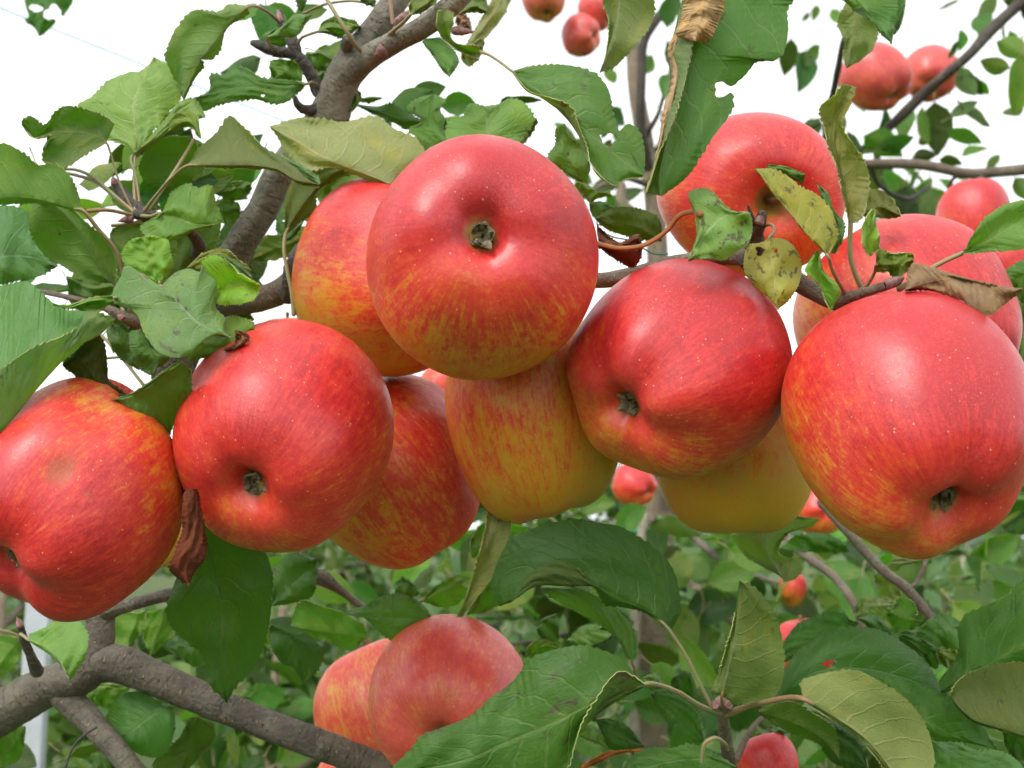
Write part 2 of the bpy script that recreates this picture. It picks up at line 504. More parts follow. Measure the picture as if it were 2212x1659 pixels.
# ------------------------------------------------------------------ builders
def tube_arrays(pts, rad, sides=10, knob=0.0, seed=0, cap=True):
    pts = np.asarray(pts, float)
    rad = np.asarray(rad, float)
    n = len(pts)
    tan = np.gradient(pts, axis=0)
    tan /= np.linalg.norm(tan, axis=1)[:, None] + 1e-12
    ref = np.array([0.0, 0.0, 1.0]) if abs(tan[0][2]) < 0.9 else np.array([1.0, 0, 0])
    nrm = np.cross(tan[0], ref)
    nrm /= np.linalg.norm(nrm)
    fr = []
    for i in range(n):
        nrm = nrm - tan[i] * (nrm @ tan[i])
        nrm /= np.linalg.norm(nrm)
        fr.append((nrm.copy(), np.cross(tan[i], nrm)))
    ang = np.linspace(0, 2 * np.pi, sides + 1)
    L = np.concatenate([[0], np.cumsum(np.linalg.norm(np.diff(pts, axis=0), axis=1))])
    v, uv = [], []
    rm = rad.mean()
    for i in range(n):
        a, b = fr[i]
        ring = np.cos(ang)[:, None] * a + np.sin(ang)[:, None] * b
        rr = np.full(sides + 1, rad[i])
        if knob:
            q = np.concatenate([ring[:-1] * 1.2, np.full((sides, 1), L[i] / (rm * 3))], 1)
            k = 1 + knob * hnoise(q, seed) + 0.3 * knob * hnoise(q * 4.5, seed + 9, 2)
            rr = rr * np.concatenate([k, k[:1]])
        v.append(pts[i] + ring * rr[:, None])
        uv.append(np.stack([ang * rm, np.full(sides + 1, L[i])], 1))
    v = np.vstack(v)
    uv = np.vstack(uv)
    s1 = sides + 1
    i, j = np.meshgrid(np.arange(n - 1), np.arange(sides), indexing='ij')
    f = np.stack([i * s1 + j, i * s1 + j + 1, (i + 1) * s1 + j + 1, (i + 1) * s1 + j], -1).reshape(-1, 4)
    return v, f, uv

def tube(name, pts, rad, mat, parent=None, sides=10, n=None, knob=0.0, seed=0, roundend=(False, True)):
    q = np.concatenate([np.asarray(pts, float), np.asarray(rad, float)[:, None]], 1)
    if n is None:
        n = max(8, len(pts) * 5)
    if len(pts) > 2:
        # spread by true length
        ext = catmull(q, n * 3, 3)
        s = np.concatenate([[0], np.cumsum(np.linalg.norm(np.diff(ext[:, :3], axis=0), axis=1) + 1e-9)])
        g = np.linspace(0, s[-1], n)
        q = np.stack([np.interp(g, s, ext[:, k]) for k in range(4)], 1)
    else:
        tt = np.linspace(0, 1, n)[:, None]
        q = q[0] * (1 - tt) + q[-1] * tt
    p, r = q[:, :3], np.maximum(q[:, 3], 1e-5)
    ends_p, ends_r = [p], [r]
    for e, (idx, nxt) in enumerate(((0, 1), (-1, -2))):
        if roundend[e]:
            d = p[idx] - p[nxt]
            d = d / (np.linalg.norm(d) + 1e-9)
            ks = np.array([0.45, 0.8, 0.97, 1.0])
            ep = p[idx] + d * (ks * r[idx] * 0.8)[:, None]
            er = r[idx] * np.sqrt(np.maximum(1 - ks ** 2, 1e-4))
            if e == 0:
                ends_p.insert(0, ep[::-1]); ends_r.insert(0, er[::-1])
            else:
                ends_p.append(ep); ends_r.append(er)
    v, f, uv = tube_arrays(np.vstack(ends_p), np.concatenate(ends_r), sides, knob, seed)
    return mesh_obj(name, v, f, mat, parent, uv=uv)

def branch(name, pts, mat, parent, sides=14, knob=0.05, seed=0, n=None, roundend=(False, True)):
    """pts: (x, y, depth, radius) in picture measures"""
    w = [P(x, y, d) for x, y, d, r in pts]
    r = [r * d / F for x, y, d, r in pts]
    return tube(name, w, r, mat, parent, sides, n, knob, seed, roundend)

def conv(tile, pts, d):
    ox, oy, k = TILES[tile]
    out = []
    for p in pts:
        out.append((ox + p[0] * k, oy + p[1] * k, d + (p[2] / 1000.0 if len(p) > 2 else 0.0)))
    return np.array(out, float)

LEAF_N = [0]
def leaf(parent, tile, d, M, A, B, B2=None, up=1, tint=(1, 1, 1), harm=0.3, pet=None, pd=None, cup=3.0, tilt=0.0, tt=None,
         holes=(), mats=None, stalk=None, nt=92, teeth=23, amp=5.6, fold=8.0, bulge=1.5, label=None, pr=3.6, base_dz=0.0):
    """A leaf drawn through its rails: margin A, midrib M, margin B (and B2 when margin B is rolled over).
    Points run from the stalk to the tip, in picture measures with their own depths; up = side shown on half A."""
    LEAF_N[0] += 1
    sd = LEAF_N[0]
    r = np.random.default_rng(sd)
    rails = [conv(tile, A, d), conv(tile, M, d), conv(tile, B, d)]
    rails[0][:, 2] += cup / 1000
    rails[2][:, 2] += cup / 1000
    if B2 is not None:
        e = conv(tile, B2, d)
        e[:, 2] += (cup - fold) / 1000
        rails.append(e)
    if tt is None:
        tt = r.uniform(-8, 8) if d > 0.42 else r.uniform(-3, 3)
    R = [catmull(q, nt) for q in rails]
    tpar = np.linspace(0, 1, nt)
    # soft waves along both margins and small teeth
    for k, inner in ((0, 1), (len(R) - 1, len(R) - 2)):
        out = R[k][:, :2] - R[inner][:, :2]
        ln = np.linalg.norm(out, axis=1)[:, None]
        tg = np.gradient(R[k][:, :2], axis=0)
        pn = np.stack([-tg[:, 1], tg[:, 0]], 1)
        pn /= np.linalg.norm(pn, axis=1)[:, None] + 1e-9
        sgn = np.sign((pn * out).sum(1))[:, None]
        sgn[sgn == 0] = 1
        pn *= sgn
        env = np.clip(tpar / 0.06, 0, 1) * np.clip((1 - tpar) / 0.02, 0, 1)
        env = env[:, None] * np.clip(ln / 12.0, 0, 1)
        ph = tpar * teeth + 0.35 * np.sin(tpar * 17 + sd)
        saw = (ph % 1.0) - 0.35
        R[k][:, :2] += pn * (amp * saw * (0.7 + 0.5 * np.sin(tpar * 29 + sd)))[:, None] * env
        R[k][:, 2] += (0.0016 * np.sin(tpar * r.uniform(9, 15) + r.uniform(0, 6)) * env[:, 0])
    cols = []
    ucoord = []
    us = [-1.0, 0.0, 1.0] if B2 is None else [-1.0, 0.0, 0.62, 1.0]
    per = [10, 10] if B2 is None else [10, 7, 6]
    for k in range(len(R) - 1):
        m = per[k]
        for j in range(m + (1 if k == len(R) - 2 else 0)):
            s = j / m
            c = R[k] * (1 - s) + R[k + 1] * s
            c = c.copy()
            c[:, 2] -= bulge / 1000 * 4 * s * (1 - s) * (1 if up else -1) * np.sin(np.pi * np.clip(tpar, 0.03, 0.97))
            cols.append(c)
            ucoord.append(us[k] * (1 - s) + us[k + 1] * s)
    G = np.stack(cols, 1)                                   # nt, nu, 3
    for _ in range(2):
        G[:, 1:-1, 2] = 0.25 * G[:, :-2, 2] + 0.5 * G[:, 1:-1, 2] + 0.25 * G[:, 2:, 2]
    yc = G[..., 1].mean()
    G[..., 2] += tt / 1000 * (tpar[:, None] - 0.5)
    G[..., 2] -= tilt * (G[..., 1] - yc) / F * d
    nt_, nu = G.shape[:2]
    # low relief over the blade
    q = np.stack(np.broadcast_arrays(np.array(ucoord)[None, :] * 1.3, tpar[:, None] * 3.0), -1)
    G[..., 2] += 0.0018 * hnoise(q, sd + 100, 2)
    if mats is not None:
        G[..., 2] += 0.0011 * hnoise(q * np.array([1.6, 1.8]), sd + 300, 3)
    uu = np.array(ucoord)[None, :]
    G[..., 2] -= (1 if up else -1) * (0.00022 if mats is None else 0.0) * np.cos(2 * np.pi * (8.5 * (tpar[:, None] - 0.26 * np.abs(uu) ** 1.35) + 0.25 * np.sign(uu))) * np.clip(np.abs(uu) * 5, 0, 1) * np.clip((1 - np.abs(uu)) * 5, 0, 1)
    V = Parr(G).reshape(-1, 3)
    i, j = np.meshgrid(np.arange(nt_ - 1), np.arange(nu - 1), indexing='ij')
    faces = np.stack([i * nu + j, i * nu + j + 1, (i + 1) * nu + j + 1, (i + 1) * nu + j], -1).reshape(-1, 4)
    # which way does half A wind, as the camera sees it
    px = G.reshape(-1, 3)[:, :2]
    fa = faces[(j < per[0]).ravel()]
    a = px[fa]
    area = 0.5 * ((a[:, 2, 0] - a[:, 0, 0]) * (a[:, 3, 1] - a[:, 1, 1]) - (a[:, 3, 0] - a[:, 1, 0]) * (a[:, 2, 1] - a[:, 0, 1]))
    facing = area.sum() < 0                                  # y runs down in the picture
    if not facing:
        faces = faces[:, ::-1]
    keep = np.ones(len(faces), bool)
    fc = px[faces].mean(1)
    ox, oy, kk = TILES[tile]
    for (hx, hy, hr1, hr2) in holes:
        dx = (fc[:, 0] - (ox + hx * kk)) / (hr1 * kk)
        dy = (fc[:, 1] - (oy + hy * kk)) / (hr2 * kk)
        an = np.arctan2(dy, dx)
        keep &= np.hypot(dx, dy) > 1 + 0.18 * np.sin(an * 3 + hx) + 0.1 * np.sin(an * 5 + hy)
    if holes:
        gone = np.unique(faces[~keep])
        stay = np.unique(faces[keep])
        rimv_ = np.intersect1d(gone, stay)
        Gf = G.reshape(-1, 3)
        for (hx, hy, hr1, hr2) in holes:
            cx, cy = ox + hx * kk, oy + hy * kk
            dx = (Gf[rimv_, 0] - cx) / (hr1 * kk)
            dy = (Gf[rimv_, 1] - cy) / (hr2 * kk)
            an = np.arctan2(dy, dx)
            rad = np.hypot(dx, dy)
            tgt = 1 + 0.18 * np.sin(an * 3 + hx) + 0.1 * np.sin(an * 5 + hy)
            near = rad < 2.2
            sc = np.where(near, tgt / np.maximum(rad, 1e-3), 1.0)
            Gf[rimv_, 0] = cx + dx * sc * hr1 * kk
            Gf[rimv_, 1] = cy + dy * sc * hr2 * kk
        V = Parr(Gf)
    faces = faces[keep]
    # vertex normals, then the second skin of the blade
    fn = np.cross(V[faces[:, 2]] - V[faces[:, 0]], V[faces[:, 3]] - V[faces[:, 1]])
    vn = np.zeros_like(V)
    for k in range(4):
        np.add.at(vn, faces[:, k], fn)
    vn /= np.linalg.norm(vn, axis=1)[:, None] + 1e-12
    th = 0.00034
    V2 = V - vn * th
    N = len(V)
    uv = np.stack(np.broadcast_arrays((np.array(ucoord)[None, :] + 1) / 2, tpar[:, None]), -1).reshape(-1, 2)
    edges = {}
    for fce in faces:
        for k in range(4):
            edges[(fce[k], fce[(k + 1) % 4])] = 1
    rim = [(a_, b_) for (a_, b_) in edges if (b_, a_) not in edges]
    ra = np.array(rim).reshape(-1, 2)
    rimv = np.vstack([V[ra[:, 0]], V[ra[:, 1]], V2[ra[:, 1]], V2[ra[:, 0]]])
    ne = len(ra)
    rf = np.stack([np.arange(ne), np.arange(ne) + 3 * ne, np.arange(ne) + 2 * ne, np.arange(ne) + ne], 1) + 2 * N
    ruv = np.vstack([uv[ra[:, 0]], uv[ra[:, 1]], uv[ra[:, 1]], uv[ra[:, 0]]])
    allV = np.vstack([V, V2, rimv])
    allF = np.vstack([faces, faces[:, ::-1] + N, rf])
    mi = np.concatenate([np.zeros(len(faces)), np.ones(len(faces)), np.full(ne, 2)])
    if mats is None:
        mm = [M_TOP, M_UND, M_EDGE] if up else [M_UND, M_TOP, M_EDGE]
    else:
        mm = mats
    o = mesh_obj('leaf', allV, allF, mm, parent, midx=mi, uv=np.vstack([uv, uv, ruv]))
    o.color = (*tint, harm)
    if label:
        o['label'] = label
    # midrib ridge on the under side belongs to the blade's stalk
    if pet:
        pp = conv(tile, pet, d)
        pp[0, 2] = G[0, per[0], 2]
        if pd is not None:
            pp[:, 2] = pp[0, 2] + (pd - pp[0, 2]) * np.linspace(0, 1, len(pp))
        mid0 = G[min(6, nt_ - 1), per[0]]
        pp = np.vstack([[mid0[0], mid0[1], mid0[2] + (0.0008 if up else -0.0003)], pp])
        rr = np.linspace(pr * 0.75, pr, len(pp)) * pp[:, 2] / F
        rr[0] *= 0.6
        rr[-1] *= 1.25
        tube('petiole', Parr(pp), rr, stalk or M_STALK, o, 7, max(10, 5 * len(pp)))
    return o

PROFILE = [(0.0, 0.60), (0.05, 0.61), (0.13, 0.70), (0.26, 0.84), (0.46, 0.905), (0.72, 0.80), (0.92, 0.52), (1.0, 0.14),
           (0.965, -0.24), (0.845, -0.58), (0.665, -0.81), (0.48, -0.91), (0.34, -0.93), (0.235, -0.895), (0.155, -0.82), (0.09, -0.76), (0.045, -0.74), (0.0, -0.737)]

def apple(name_label, box, d, calyx, blush, roll=0.0, group=None, lumps=0.03, dents=(), seed=0, res=(110, 84), conic=0.0,
          stem_len=1.05, stem_bend=0.1, lobes=0.035, gain=0.55, wax=0.0, calyx_part=True, flat=0.0, cat='apple', pdeep=1.0):
    """box = x0, x1, y0, y1 of the whole fruit in picture measures; calyx = direction of the flower end in camera axes;
    blush = ((x, y, z) sunny side in camera axes, level)"""
    nl, npf = res
    prof = catmull(np.array(PROFILE), npf)
    ph = np.linspace(0, 2 * np.pi, nl, endpoint=False)
    rho, z = prof[:, 0].copy(), prof[:, 1].copy()
    z = np.where((z < -0.5) & (rho < 0.34), -0.93 + (z + 0.93) * pdeep, z)
    rho = rho * (1 - conic * np.clip(-z, -1, 1) * 0.5)
    X = rho[:, None] * np.cos(ph)
    Y = rho[:, None] * np.sin(ph)
    Z = np.repeat(z[:, None], nl, 1)
    can = np.stack([X, Y, Z], -1)
    # five shoulders round the flower end, uneven growth
    low = np.clip((-z + 0.1) / 0.9, 0, 1) ** 1.5 * np.clip(rho / 0.45, 0, 1)
    f = 1 + lobes * low[:, None] * np.cos(5 * ph + seed)[None, :]
    f = f + lumps * hnoise(can * 0.75, seed + 3, 2)
    tilt_top = 1 + 0.05 * np.sin(ph + seed * 1.7)[None, :]
    pts = np.stack([X * f, Y * f, Z * (f if flat == 0 else f * (1 - flat)) * tilt_top], -1)
    c = np.array(calyx, float)
    c /= np.linalg.norm(c)
    zax = -c
    ref = np.array([0, 1.0, 0]) if abs(zax[1]) < 0.9 else np.array([1.0, 0, 0])
    xax = np.cross(ref, zax); xax /= np.linalg.norm(xax)
    yax = np.cross(zax, xax)
    cr, sr = math.cos(roll), math.sin(roll)
    xax, yax = xax * cr + yax * sr, -xax * sr + yax * cr
    Rm = np.stack([xax, yax, zax], 1)
    v = pts.reshape(-1, 3) @ Rm.T
    mn, mx = v.min(0), v.max(0)
    x0, x1, y0, y1 = box
    sx = (x1 - x0) * d / F / (mx[0] - mn[0])
    sy = (y1 - y0) * d / F / (mx[1] - mn[1])
    sz = 0.5 * (sx + sy)
    cpx, cpy = 0.5 * (x0 + x1), 0.5 * (y0 + y1)
    mid = 0.5 * (mn + mx)
    S = np.array([sx, sy, sz])
    def place(q):
        q = (np.asarray(q) @ Rm.T - mid) * S
        return q
    vc = (v - mid) * S
    bruise = np.zeros(len(vc))
    for (dx, dy, dr, dd, br) in dents:
        q = np.array([(dx - cpx) * d / F, -(dy - cpy) * d / F])
        w = np.exp(-((vc[:, 0] - q[0]) ** 2 + (vc[:, 1] - q[1]) ** 2) / (dr * d / F) ** 2) * (vc[:, 2] > -0.2 * sz)
        bruise = np.maximum(bruise, w * br)
        nv = vc / np.linalg.norm(vc, axis=1)[:, None]
        vc = vc - nv * (w * dd * d / F)[:, None]
    centre = P(cpx, cpy, d)
    wv = centre + vc @ ROT.T
    i, j = np.meshgrid(np.arange(npf - 1), np.arange(nl), indexing='ij')
    jn = (j + 1) % nl
    faces = np.stack([i * nl + j, (i + 1) * nl + j, (i + 1) * nl + jn, i * nl + jn], -1).reshape(-1, 4)
    bd = np.array(blush[0], float)
    bd /= np.linalg.norm(bd)
    nd = vc / np.linalg.norm(vc, axis=1)[:, None]
    bl = blush[1] + gain * (nd @ bd)
    rr = np.hypot(can[..., 0], can[..., 1]).ravel()
    pole = np.where(can[..., 2].ravel() < 0, np.clip(1.15 - rr / 0.20, 0, 1.2), np.clip(1.25 - rr / 0.30, 0, 1.1))
    o = mesh_obj('apple', wv, faces, M_APPLE, None, origin=centre, attrs={'ac': can.reshape(-1, 3), 'blush': bl, 'pole': pole, 'bruise': bruise})
    tag(o, name_label, cat, group)
    o.color = (1, 1, 1, 1 - wax)
    if calyx_part:
        r = np.random.default_rng(seed + 50)
        zb = -0.93 + (-0.74 + 0.93) * pdeep
        vs, fs = [], []
        for k in range(5):
            a = k * 2 * np.pi / 5 + r.uniform(-0.2, 0.2)
            ln = r.uniform(0.12, 0.17)
            base = 0.075
            curl = r.uniform(0.1, 0.95)
            rows = 6
            b0 = len(vs)
            for layer in (0, 1):
                for ii in range(rows):
                    s = ii / (rows - 1)
                    lean = -0.7 + curl * s * 1.6
                    rad = base + 0.02 * layer + ln * s * math.sin(lean) * 0.6
                    zz = zb + 0.02 - ln * s * (0.95 - 0.25 * curl * s) - 0.008 * layer
                    wdt = 0.055 * (1 - s ** 1.5) + 0.004
                    for jj in (-1, 0, 1):
                        tw = 0.02 * (1 if jj == 0 else 0)
                        x = (rad - tw) * math.cos(a) - jj * wdt * math.sin(a)
                        y = (rad - tw) * math.sin(a) + jj * wdt * math.cos(a)
                        vs.append((x, y, zz))
            for layer in (0, 1):
                for ii in range(rows - 1):
                    for jj in (0, 1):
                        q0 = b0 + layer * rows * 3 + ii * 3 + jj
                        qq = [q0, q0 + 1, q0 + 4, q0 + 3]
                        fs.append(qq if layer else qq[::-1])
        b0 = len(vs)
        nn = 20
        for ii in range(4):                       # fuzzy cup the sepals sit on
            for jj in range(nn):
                aa = jj * 2 * np.pi / nn
                rad = [0.02, 0.07, 0.10, 0.085][ii] * (1 + 0.12 * math.sin(5 * aa + seed))
                vs.append((rad * math.cos(aa), rad * math.sin(aa), zb - [0.005, -0.01, -0.045, 0.03][ii] * -1 - 0.02))
        for ii in range(3):
            for jj in range(nn):
                j2 = (jj + 1) % nn
                fs.append([b0 + ii * nn + jj, b0 + ii * nn + j2, b0 + (ii + 1) * nn + j2, b0 + (ii + 1) * nn + jj])
        mesh_obj('calyx', centre + place(np.array(vs)) @ ROT.T, fs, M_CALYX, o)
    if stem_len:
        sp = np.array([(0, 0, 0.58), (0.01, 0, 0.75), (stem_bend * 0.5, 0.02, 0.5 * (0.75 + stem_len)), (stem_bend, 0.03, stem_len)])
        sw = centre + place(sp) @ ROT.T
        tube('stem', sw, np.array([0.045, 0.04, 0.042, 0.06]) * sz, M_STEM, o, 8, 14)
    return o
# ------------------------------------------------------------------ ground and far field
def mat_grass_ground():
    t = NT('orchard_grass')
    pos = t.n('ShaderNodeNewGeometry').outputs['Position']
    n = t.noise(pos, 3.0, 6, 0.65)
    n2 = t.noise(pos, 40.0, 4, 0.7)
    col = t.mix(t.step(n, 0.35, 0.65), (0.060, 0.105, 0.030), (0.11, 0.13, 0.05))
    col = t.mix(t.step(n2, 0.45, 0.75), col, (0.045, 0.085, 0.02))
    return t.done(t.bsdf(col, 0.9, 0.2, t.bump(n2, 0.6, 0.02)))

gx = np.linspace(-160, 160, 81)
gy = np.linspace(-40, 320, 91)
GX, GY = np.meshgrid(gx, gy)
GZ = 0.03 * hnoise(np.stack([GX, GY], -1) * 0.35, 4, 2)
gv = np.stack([GX, GY, GZ], -1).reshape(-1, 3)
ii, jj = np.meshgrid(np.arange(90), np.arange(80), indexing='ij')
gf = np.stack([ii * 81 + jj, ii * 81 + jj + 1, (ii + 1) * 81 + jj + 1, (ii + 1) * 81 + jj], -1).reshape(-1, 4)
ground = mesh_obj('ground', gv, gf, mat_grass_ground(), origin=(0, 0, 0))
tag(ground, kind='structure')

# ------------------------------------------------------------------ the fruiting tree
tree = empty('apple_tree', (-0.62, 0.66, 0.0))
tag(tree, 'apple tree whose grey limbs carry the large red apples in front', 'tree')
limb_w = [P(-62, 1560, 0.530), P(0, 1541, 0.525), P(95, 1487, 0.52), P(185, 1448, 0.515), P(215, 1390, 0.515), P(218, 1310, 0.52),
          P(240, 1190, 0.535), P(300, 1000, 0.55), P(380, 820, 0.55), P(450, 660, 0.54), P(520, 528, 0.525), P(566, 456, 0.52),
          P(600, 385, 0.515), P(660, 310, 0.51), P(708, 258, 0.505), P(727, 200, 0.50), P(757, 142, 0.495), P(800, 80, 0.495), P(856, 0, 0.495), P(900, -60, 0.50)]
limb_r = [51, 48, 43, 42, 30, 28, 27, 27, 28, 30, 34, 33, 33, 36, 44, 38, 37, 30, 27, 26]
dep = [0.53, 0.525, 0.52, 0.515, 0.515, 0.52, 0.535, 0.55, 0.55, 0.54, 0.525, 0.52, 0.515, 0.51, 0.505, 0.50, 0.495, 0.495, 0.495, 0.50]
base_w = [np.array([-0.60, 0.66, -0.05]), np.array([-0.61, 0.65, 0.35]), np.array([-0.55, 0.62, 0.80]), np.array([-0.44, 0.58, 1.10])]
b_trunk = tube('trunk', base_w + [P(-180, 1650, 0.55), P(-62, 1560, 0.53)], [0.045, 0.038, 0.030, 0.024, 0.017, 60 * 0.53 / F], M_BARK, tree, 20, 60, 0.06, 2)
b_low = tube('limb', limb_w[:10], [r * d / F for r, d in zip(limb_r[:10], dep[:10])], M_BARK_SHADED, tree, 30, 150, 0.08, 5)
b_limb = tube('limb', limb_w[9:], [r * d / F for r, d in zip(limb_r[9:], dep[9:])], M_BARK, tree, 30, 150, 0.08, 6)

def B(pts, mat=M_BARK, knob=0.05, seed=1, sides=14, name='branch', n=None, roundend=(True, True)):
    return branch(name, pts, mat, tree, sides, knob, seed, n, roundend)

b_lowright = B([(110, 1478, 0.518, 14), (165, 1452, 0.516, 34), (240, 1432, 0.513, 42), (333, 1464, 0.51, 36), (430, 1506, 0.508, 33), (553, 1556, 0.505, 32), (686, 1606, 0.50, 32), (800, 1650, 0.50, 31), (960, 1710, 0.49, 31)], mat=M_BARK_SHADED, seed=7, n=130, sides=28)
b_lowdown = B([(95, 1470, 0.52, 12), (135, 1500, 0.517, 30), (185, 1548, 0.51, 28), (233, 1600, 0.50, 25), (300, 1680, 0.49, 24), (360, 1760, 0.49, 23)], mat=M_BARK_SHADED, seed=8, n=40)
b_lowside = B([(225, 1322, 0.515, 18), (300, 1301, 0.525, 14), (370, 1283, 0.54, 14), (540, 1246, 0.57, 14), (650, 1240, 0.58, 17), (692, 1247, 0.58, 18), (735, 1275, 0.585, 9), (790, 1315, 0.59, 8), (850, 1345, 0.6, 6)], mat=M_BARK_SHADED, seed=9, n=50)
b_upright = B([(735, 182, 0.498, 30), (790, 128, 0.488, 27), (850, 92, 0.48, 24), (920, 55, 0.472, 24), (985, 2, 0.465, 24), (1040, -60, 0.46, 22)], seed=10, n=50, sides=18)
b_stub = B([(748, 100, 0.487, 14), (753, 84, 0.482, 13)], seed=3, n=8)
# spur with ring scars, upper left
b_spur = B([(690, 200, 0.50, 15), (672, 160, 0.497, 13), (650, 130, 0.495, 14), (635, 118, 0.495, 12), (600, 112, 0.495, 12), (556, 96, 0.495, 9), (545, 93, 0.495, 6)], M_DARKBARK, 0.18, 11, n=44)
b_spur2 = B([(640, 120, 0.495, 13), (633, 95, 0.495, 14), (625, 78, 0.497, 12), (606, 45, 0.50, 9), (605, 25, 0.50, 6)], M_DARKBARK, 0.18, 12, n=30)
b_spur3 = B([(690, 236, 0.50, 13), (660, 238, 0.495, 10), (645, 228, 0.49, 8), (636, 210, 0.49, 5)], M_DARKBARK, 0.22, 13, n=20)
# fruiting branch behind the cluster
b_main = B([(440, 660, 0.545, 26), (520, 655, 0.515, 25), (595, 635, 0.50, 27), (640, 600, 0.50, 22), (760, 590, 0.525, 20), (950, 590, 0.515, 19), (1150, 600, 0.475, 18), (1323, 603, 0.44, 17),
            (1430, 575, 0.428, 17), (1540, 556, 0.418, 18), (1630, 560, 0.41, 20), (1700, 596, 0.400, 21), (1765, 633, 0.392, 21), (1828, 662, 0.388, 20), (1870, 700, 0.40, 16)], M_TWIG, 0.10, 21, n=120, sides=16)
b_knot = B([(625, 640, 0.496, 20), (632, 590, 0.49, 22), (645, 545, 0.487, 15), (650, 530, 0.487, 8)], M_DARKBARK, 0.25, 22, n=22)
b_spur4 = B([(1622, 565, 0.408, 24), (1630, 535, 0.402, 21), (1632, 505, 0.397, 17), (1640, 482, 0.393, 14), (1646, 462, 0.391, 10)], M_DARKBARK, 0.16, 23, n=26)
b_spur5 = B([(1630, 490, 0.394, 7), (1622, 462, 0.39, 5), (1616, 445, 0.388, 3)], M_DARKBARK, 0.2, 24, n=12, sides=8)
b_tip = B([(1812, 652, 0.386, 15), (1840, 640, 0.380, 12), (1880, 628, 0.374, 10), (1920, 615, 0.368, 10), (1938, 607, 0.366, 11), (1950, 601, 0.365, 4)], M_TWIG, 0.08, 25, n=36)
# leaf spur, upper left
b_node = B([(455, 655, 0.54, 20), (432, 570, 0.50, 18), (425, 520, 0.48, 13), (395, 490, 0.465, 11), (340, 470, 0.455, 12), (295, 463, 0.452, 12)], M_DARKBARK, 0.12, 26, n=44)
b_node2 = B([(320, 470, 0.453, 14), (285, 440, 0.458, 17), (262, 415, 0.462, 14), (250, 396, 0.465, 8)], M_DARKBARK, 0.16, 27, n=22)
b_left = B([(430, 720, 0.55, 20), (350, 715, 0.46, 18), (300, 700, 0.435, 17), (262, 682, 0.43, 12), (230, 664, 0.43, 9), (180, 650, 0.435, 7), (90, 630, 0.45, 5)], M_TWIG, 0.12, 28, n=44)
b_left2 = B([(400, 800, 0.55, 20), (372, 780, 0.44, 18), (350, 800, 0.435, 16), (335, 815, 0.43, 9)], M_DARKBARK, 0.2, 29, n=24)
# short spur on the low limb
b_spur6 = B([(80, 1450, 0.475, 14), (66, 1415, 0.468, 10), (50, 1375, 0.462, 9), (44, 1352, 0.46, 8), (38, 1334, 0.458, 3)], M_DARKBARK, 0.15, 30, n=24)
# shoot at the lower right
b_shoot = B([(1585, 1760, 0.46, 15), (1578, 1660, 0.44, 14), (1568, 1600, 0.425, 14), (1562, 1550, 0.412, 13), (1560, 1528, 0.408, 15), (1560, 1520, 0.406, 10)], M_TWIG, 0.07, 31, n=36)
b_shoot2 = B([(1590, 1640, 0.445, 8), (1620, 1580, 0.455, 6), (1660, 1540, 0.47, 5), (1760, 1480, 0.5, 4)], M_TWIG, 0.07, 32, n=20)
# branch running down behind the right-hand apple
b_right = B([(1775, 1085, 0.60, 11), (1832, 1149, 0.585, 11), (1872, 1195, 0.58, 11), (1912, 1236, 0.575, 11), (1959, 1272, 0.57, 11), (2012, 1336, 0.565, 10), (2080, 1440, 0.56, 9), (2130, 1560, 0.55, 8)], M_TWIG, 0.06, 33, n=50)
b_right2 = B([(1952, 1266, 0.571, 9), (1972, 1266, 0.571, 5), (1985, 1250, 0.573, 4.5), (1998, 1220, 0.575, 4.2), (2006, 1180, 0.58, 4)], M_TWIG, 0.04, 34, n=24, sides=9)
b_right3 = B([(1690, 1150, 0.82, 9), (1739, 1199, 0.80, 10), (1805, 1250, 0.79, 9), (1846, 1308, 0.78, 9), (1870, 1380, 0.78, 8)], M_TWIG, 0.06, 35, n=30)

def bud(parent, x, y, d, dx, dy, ln, rad, sides=12):
    """pointed bud with overlapping scales"""
    a = P(x, y, d)
    ax = ROT @ np.array([dx, -dy, 0.15])
    ax /= np.linalg.norm(ax)
    L = ln * d / F
    R = rad * d / F
    s = np.array([0, 0.12, 0.28, 0.30, 0.5, 0.52, 0.72, 0.74, 0.9, 1.0])
    rr = np.array([0.6, 0.95, 1.0, 0.92, 0.92, 0.82, 0.62, 0.55, 0.28, 0.03]) * R
    v, f, uv = tube_arrays([a + ax * L * q for q in s], rr, sides, 0.16, int(x))
    return mesh_obj('bud', v, f, M_BUD, parent, uv=uv)

bud(b_shoot, 1560, 1526, 0.404, 0.05, -1, 26, 17)
bud(b_shoot, 1572, 1530, 0.400, 0.5, -1, 20, 9)
bud(b_shoot, 1549, 1530, 0.401, -0.5, -1, 20, 8)
bud(b_tip, 1912, 616, 0.366, 1, -0.42, 44, 12)
bud(b_upright, 832, 106, 0.478, -0.8, 0.55, 28, 13)
bud(b_upright, 850, 55, 0.476, 0.9, -0.75, 55, 9)
bud(b_upright, 975, 66, 0.468, 1, 0.1, 50, 10)
bud(b_node, 288, 470, 0.450, -0.9, 0.25, 34, 9)
bud(b_node2, 250, 402, 0.463, -0.25, -1, 22, 9)
bud(b_spur4, 1638, 486, 0.391, 0.35, -1, 26, 12)
bud(b_spur6, 44, 1356, 0.458, -0.2, -1, 24, 8)
bud(b_spur2, 606, 48, 0.498, -0.2, -1, 28, 8)
bud(b_left, 268, 690, 0.424, -0.6, -0.5, 18, 8)

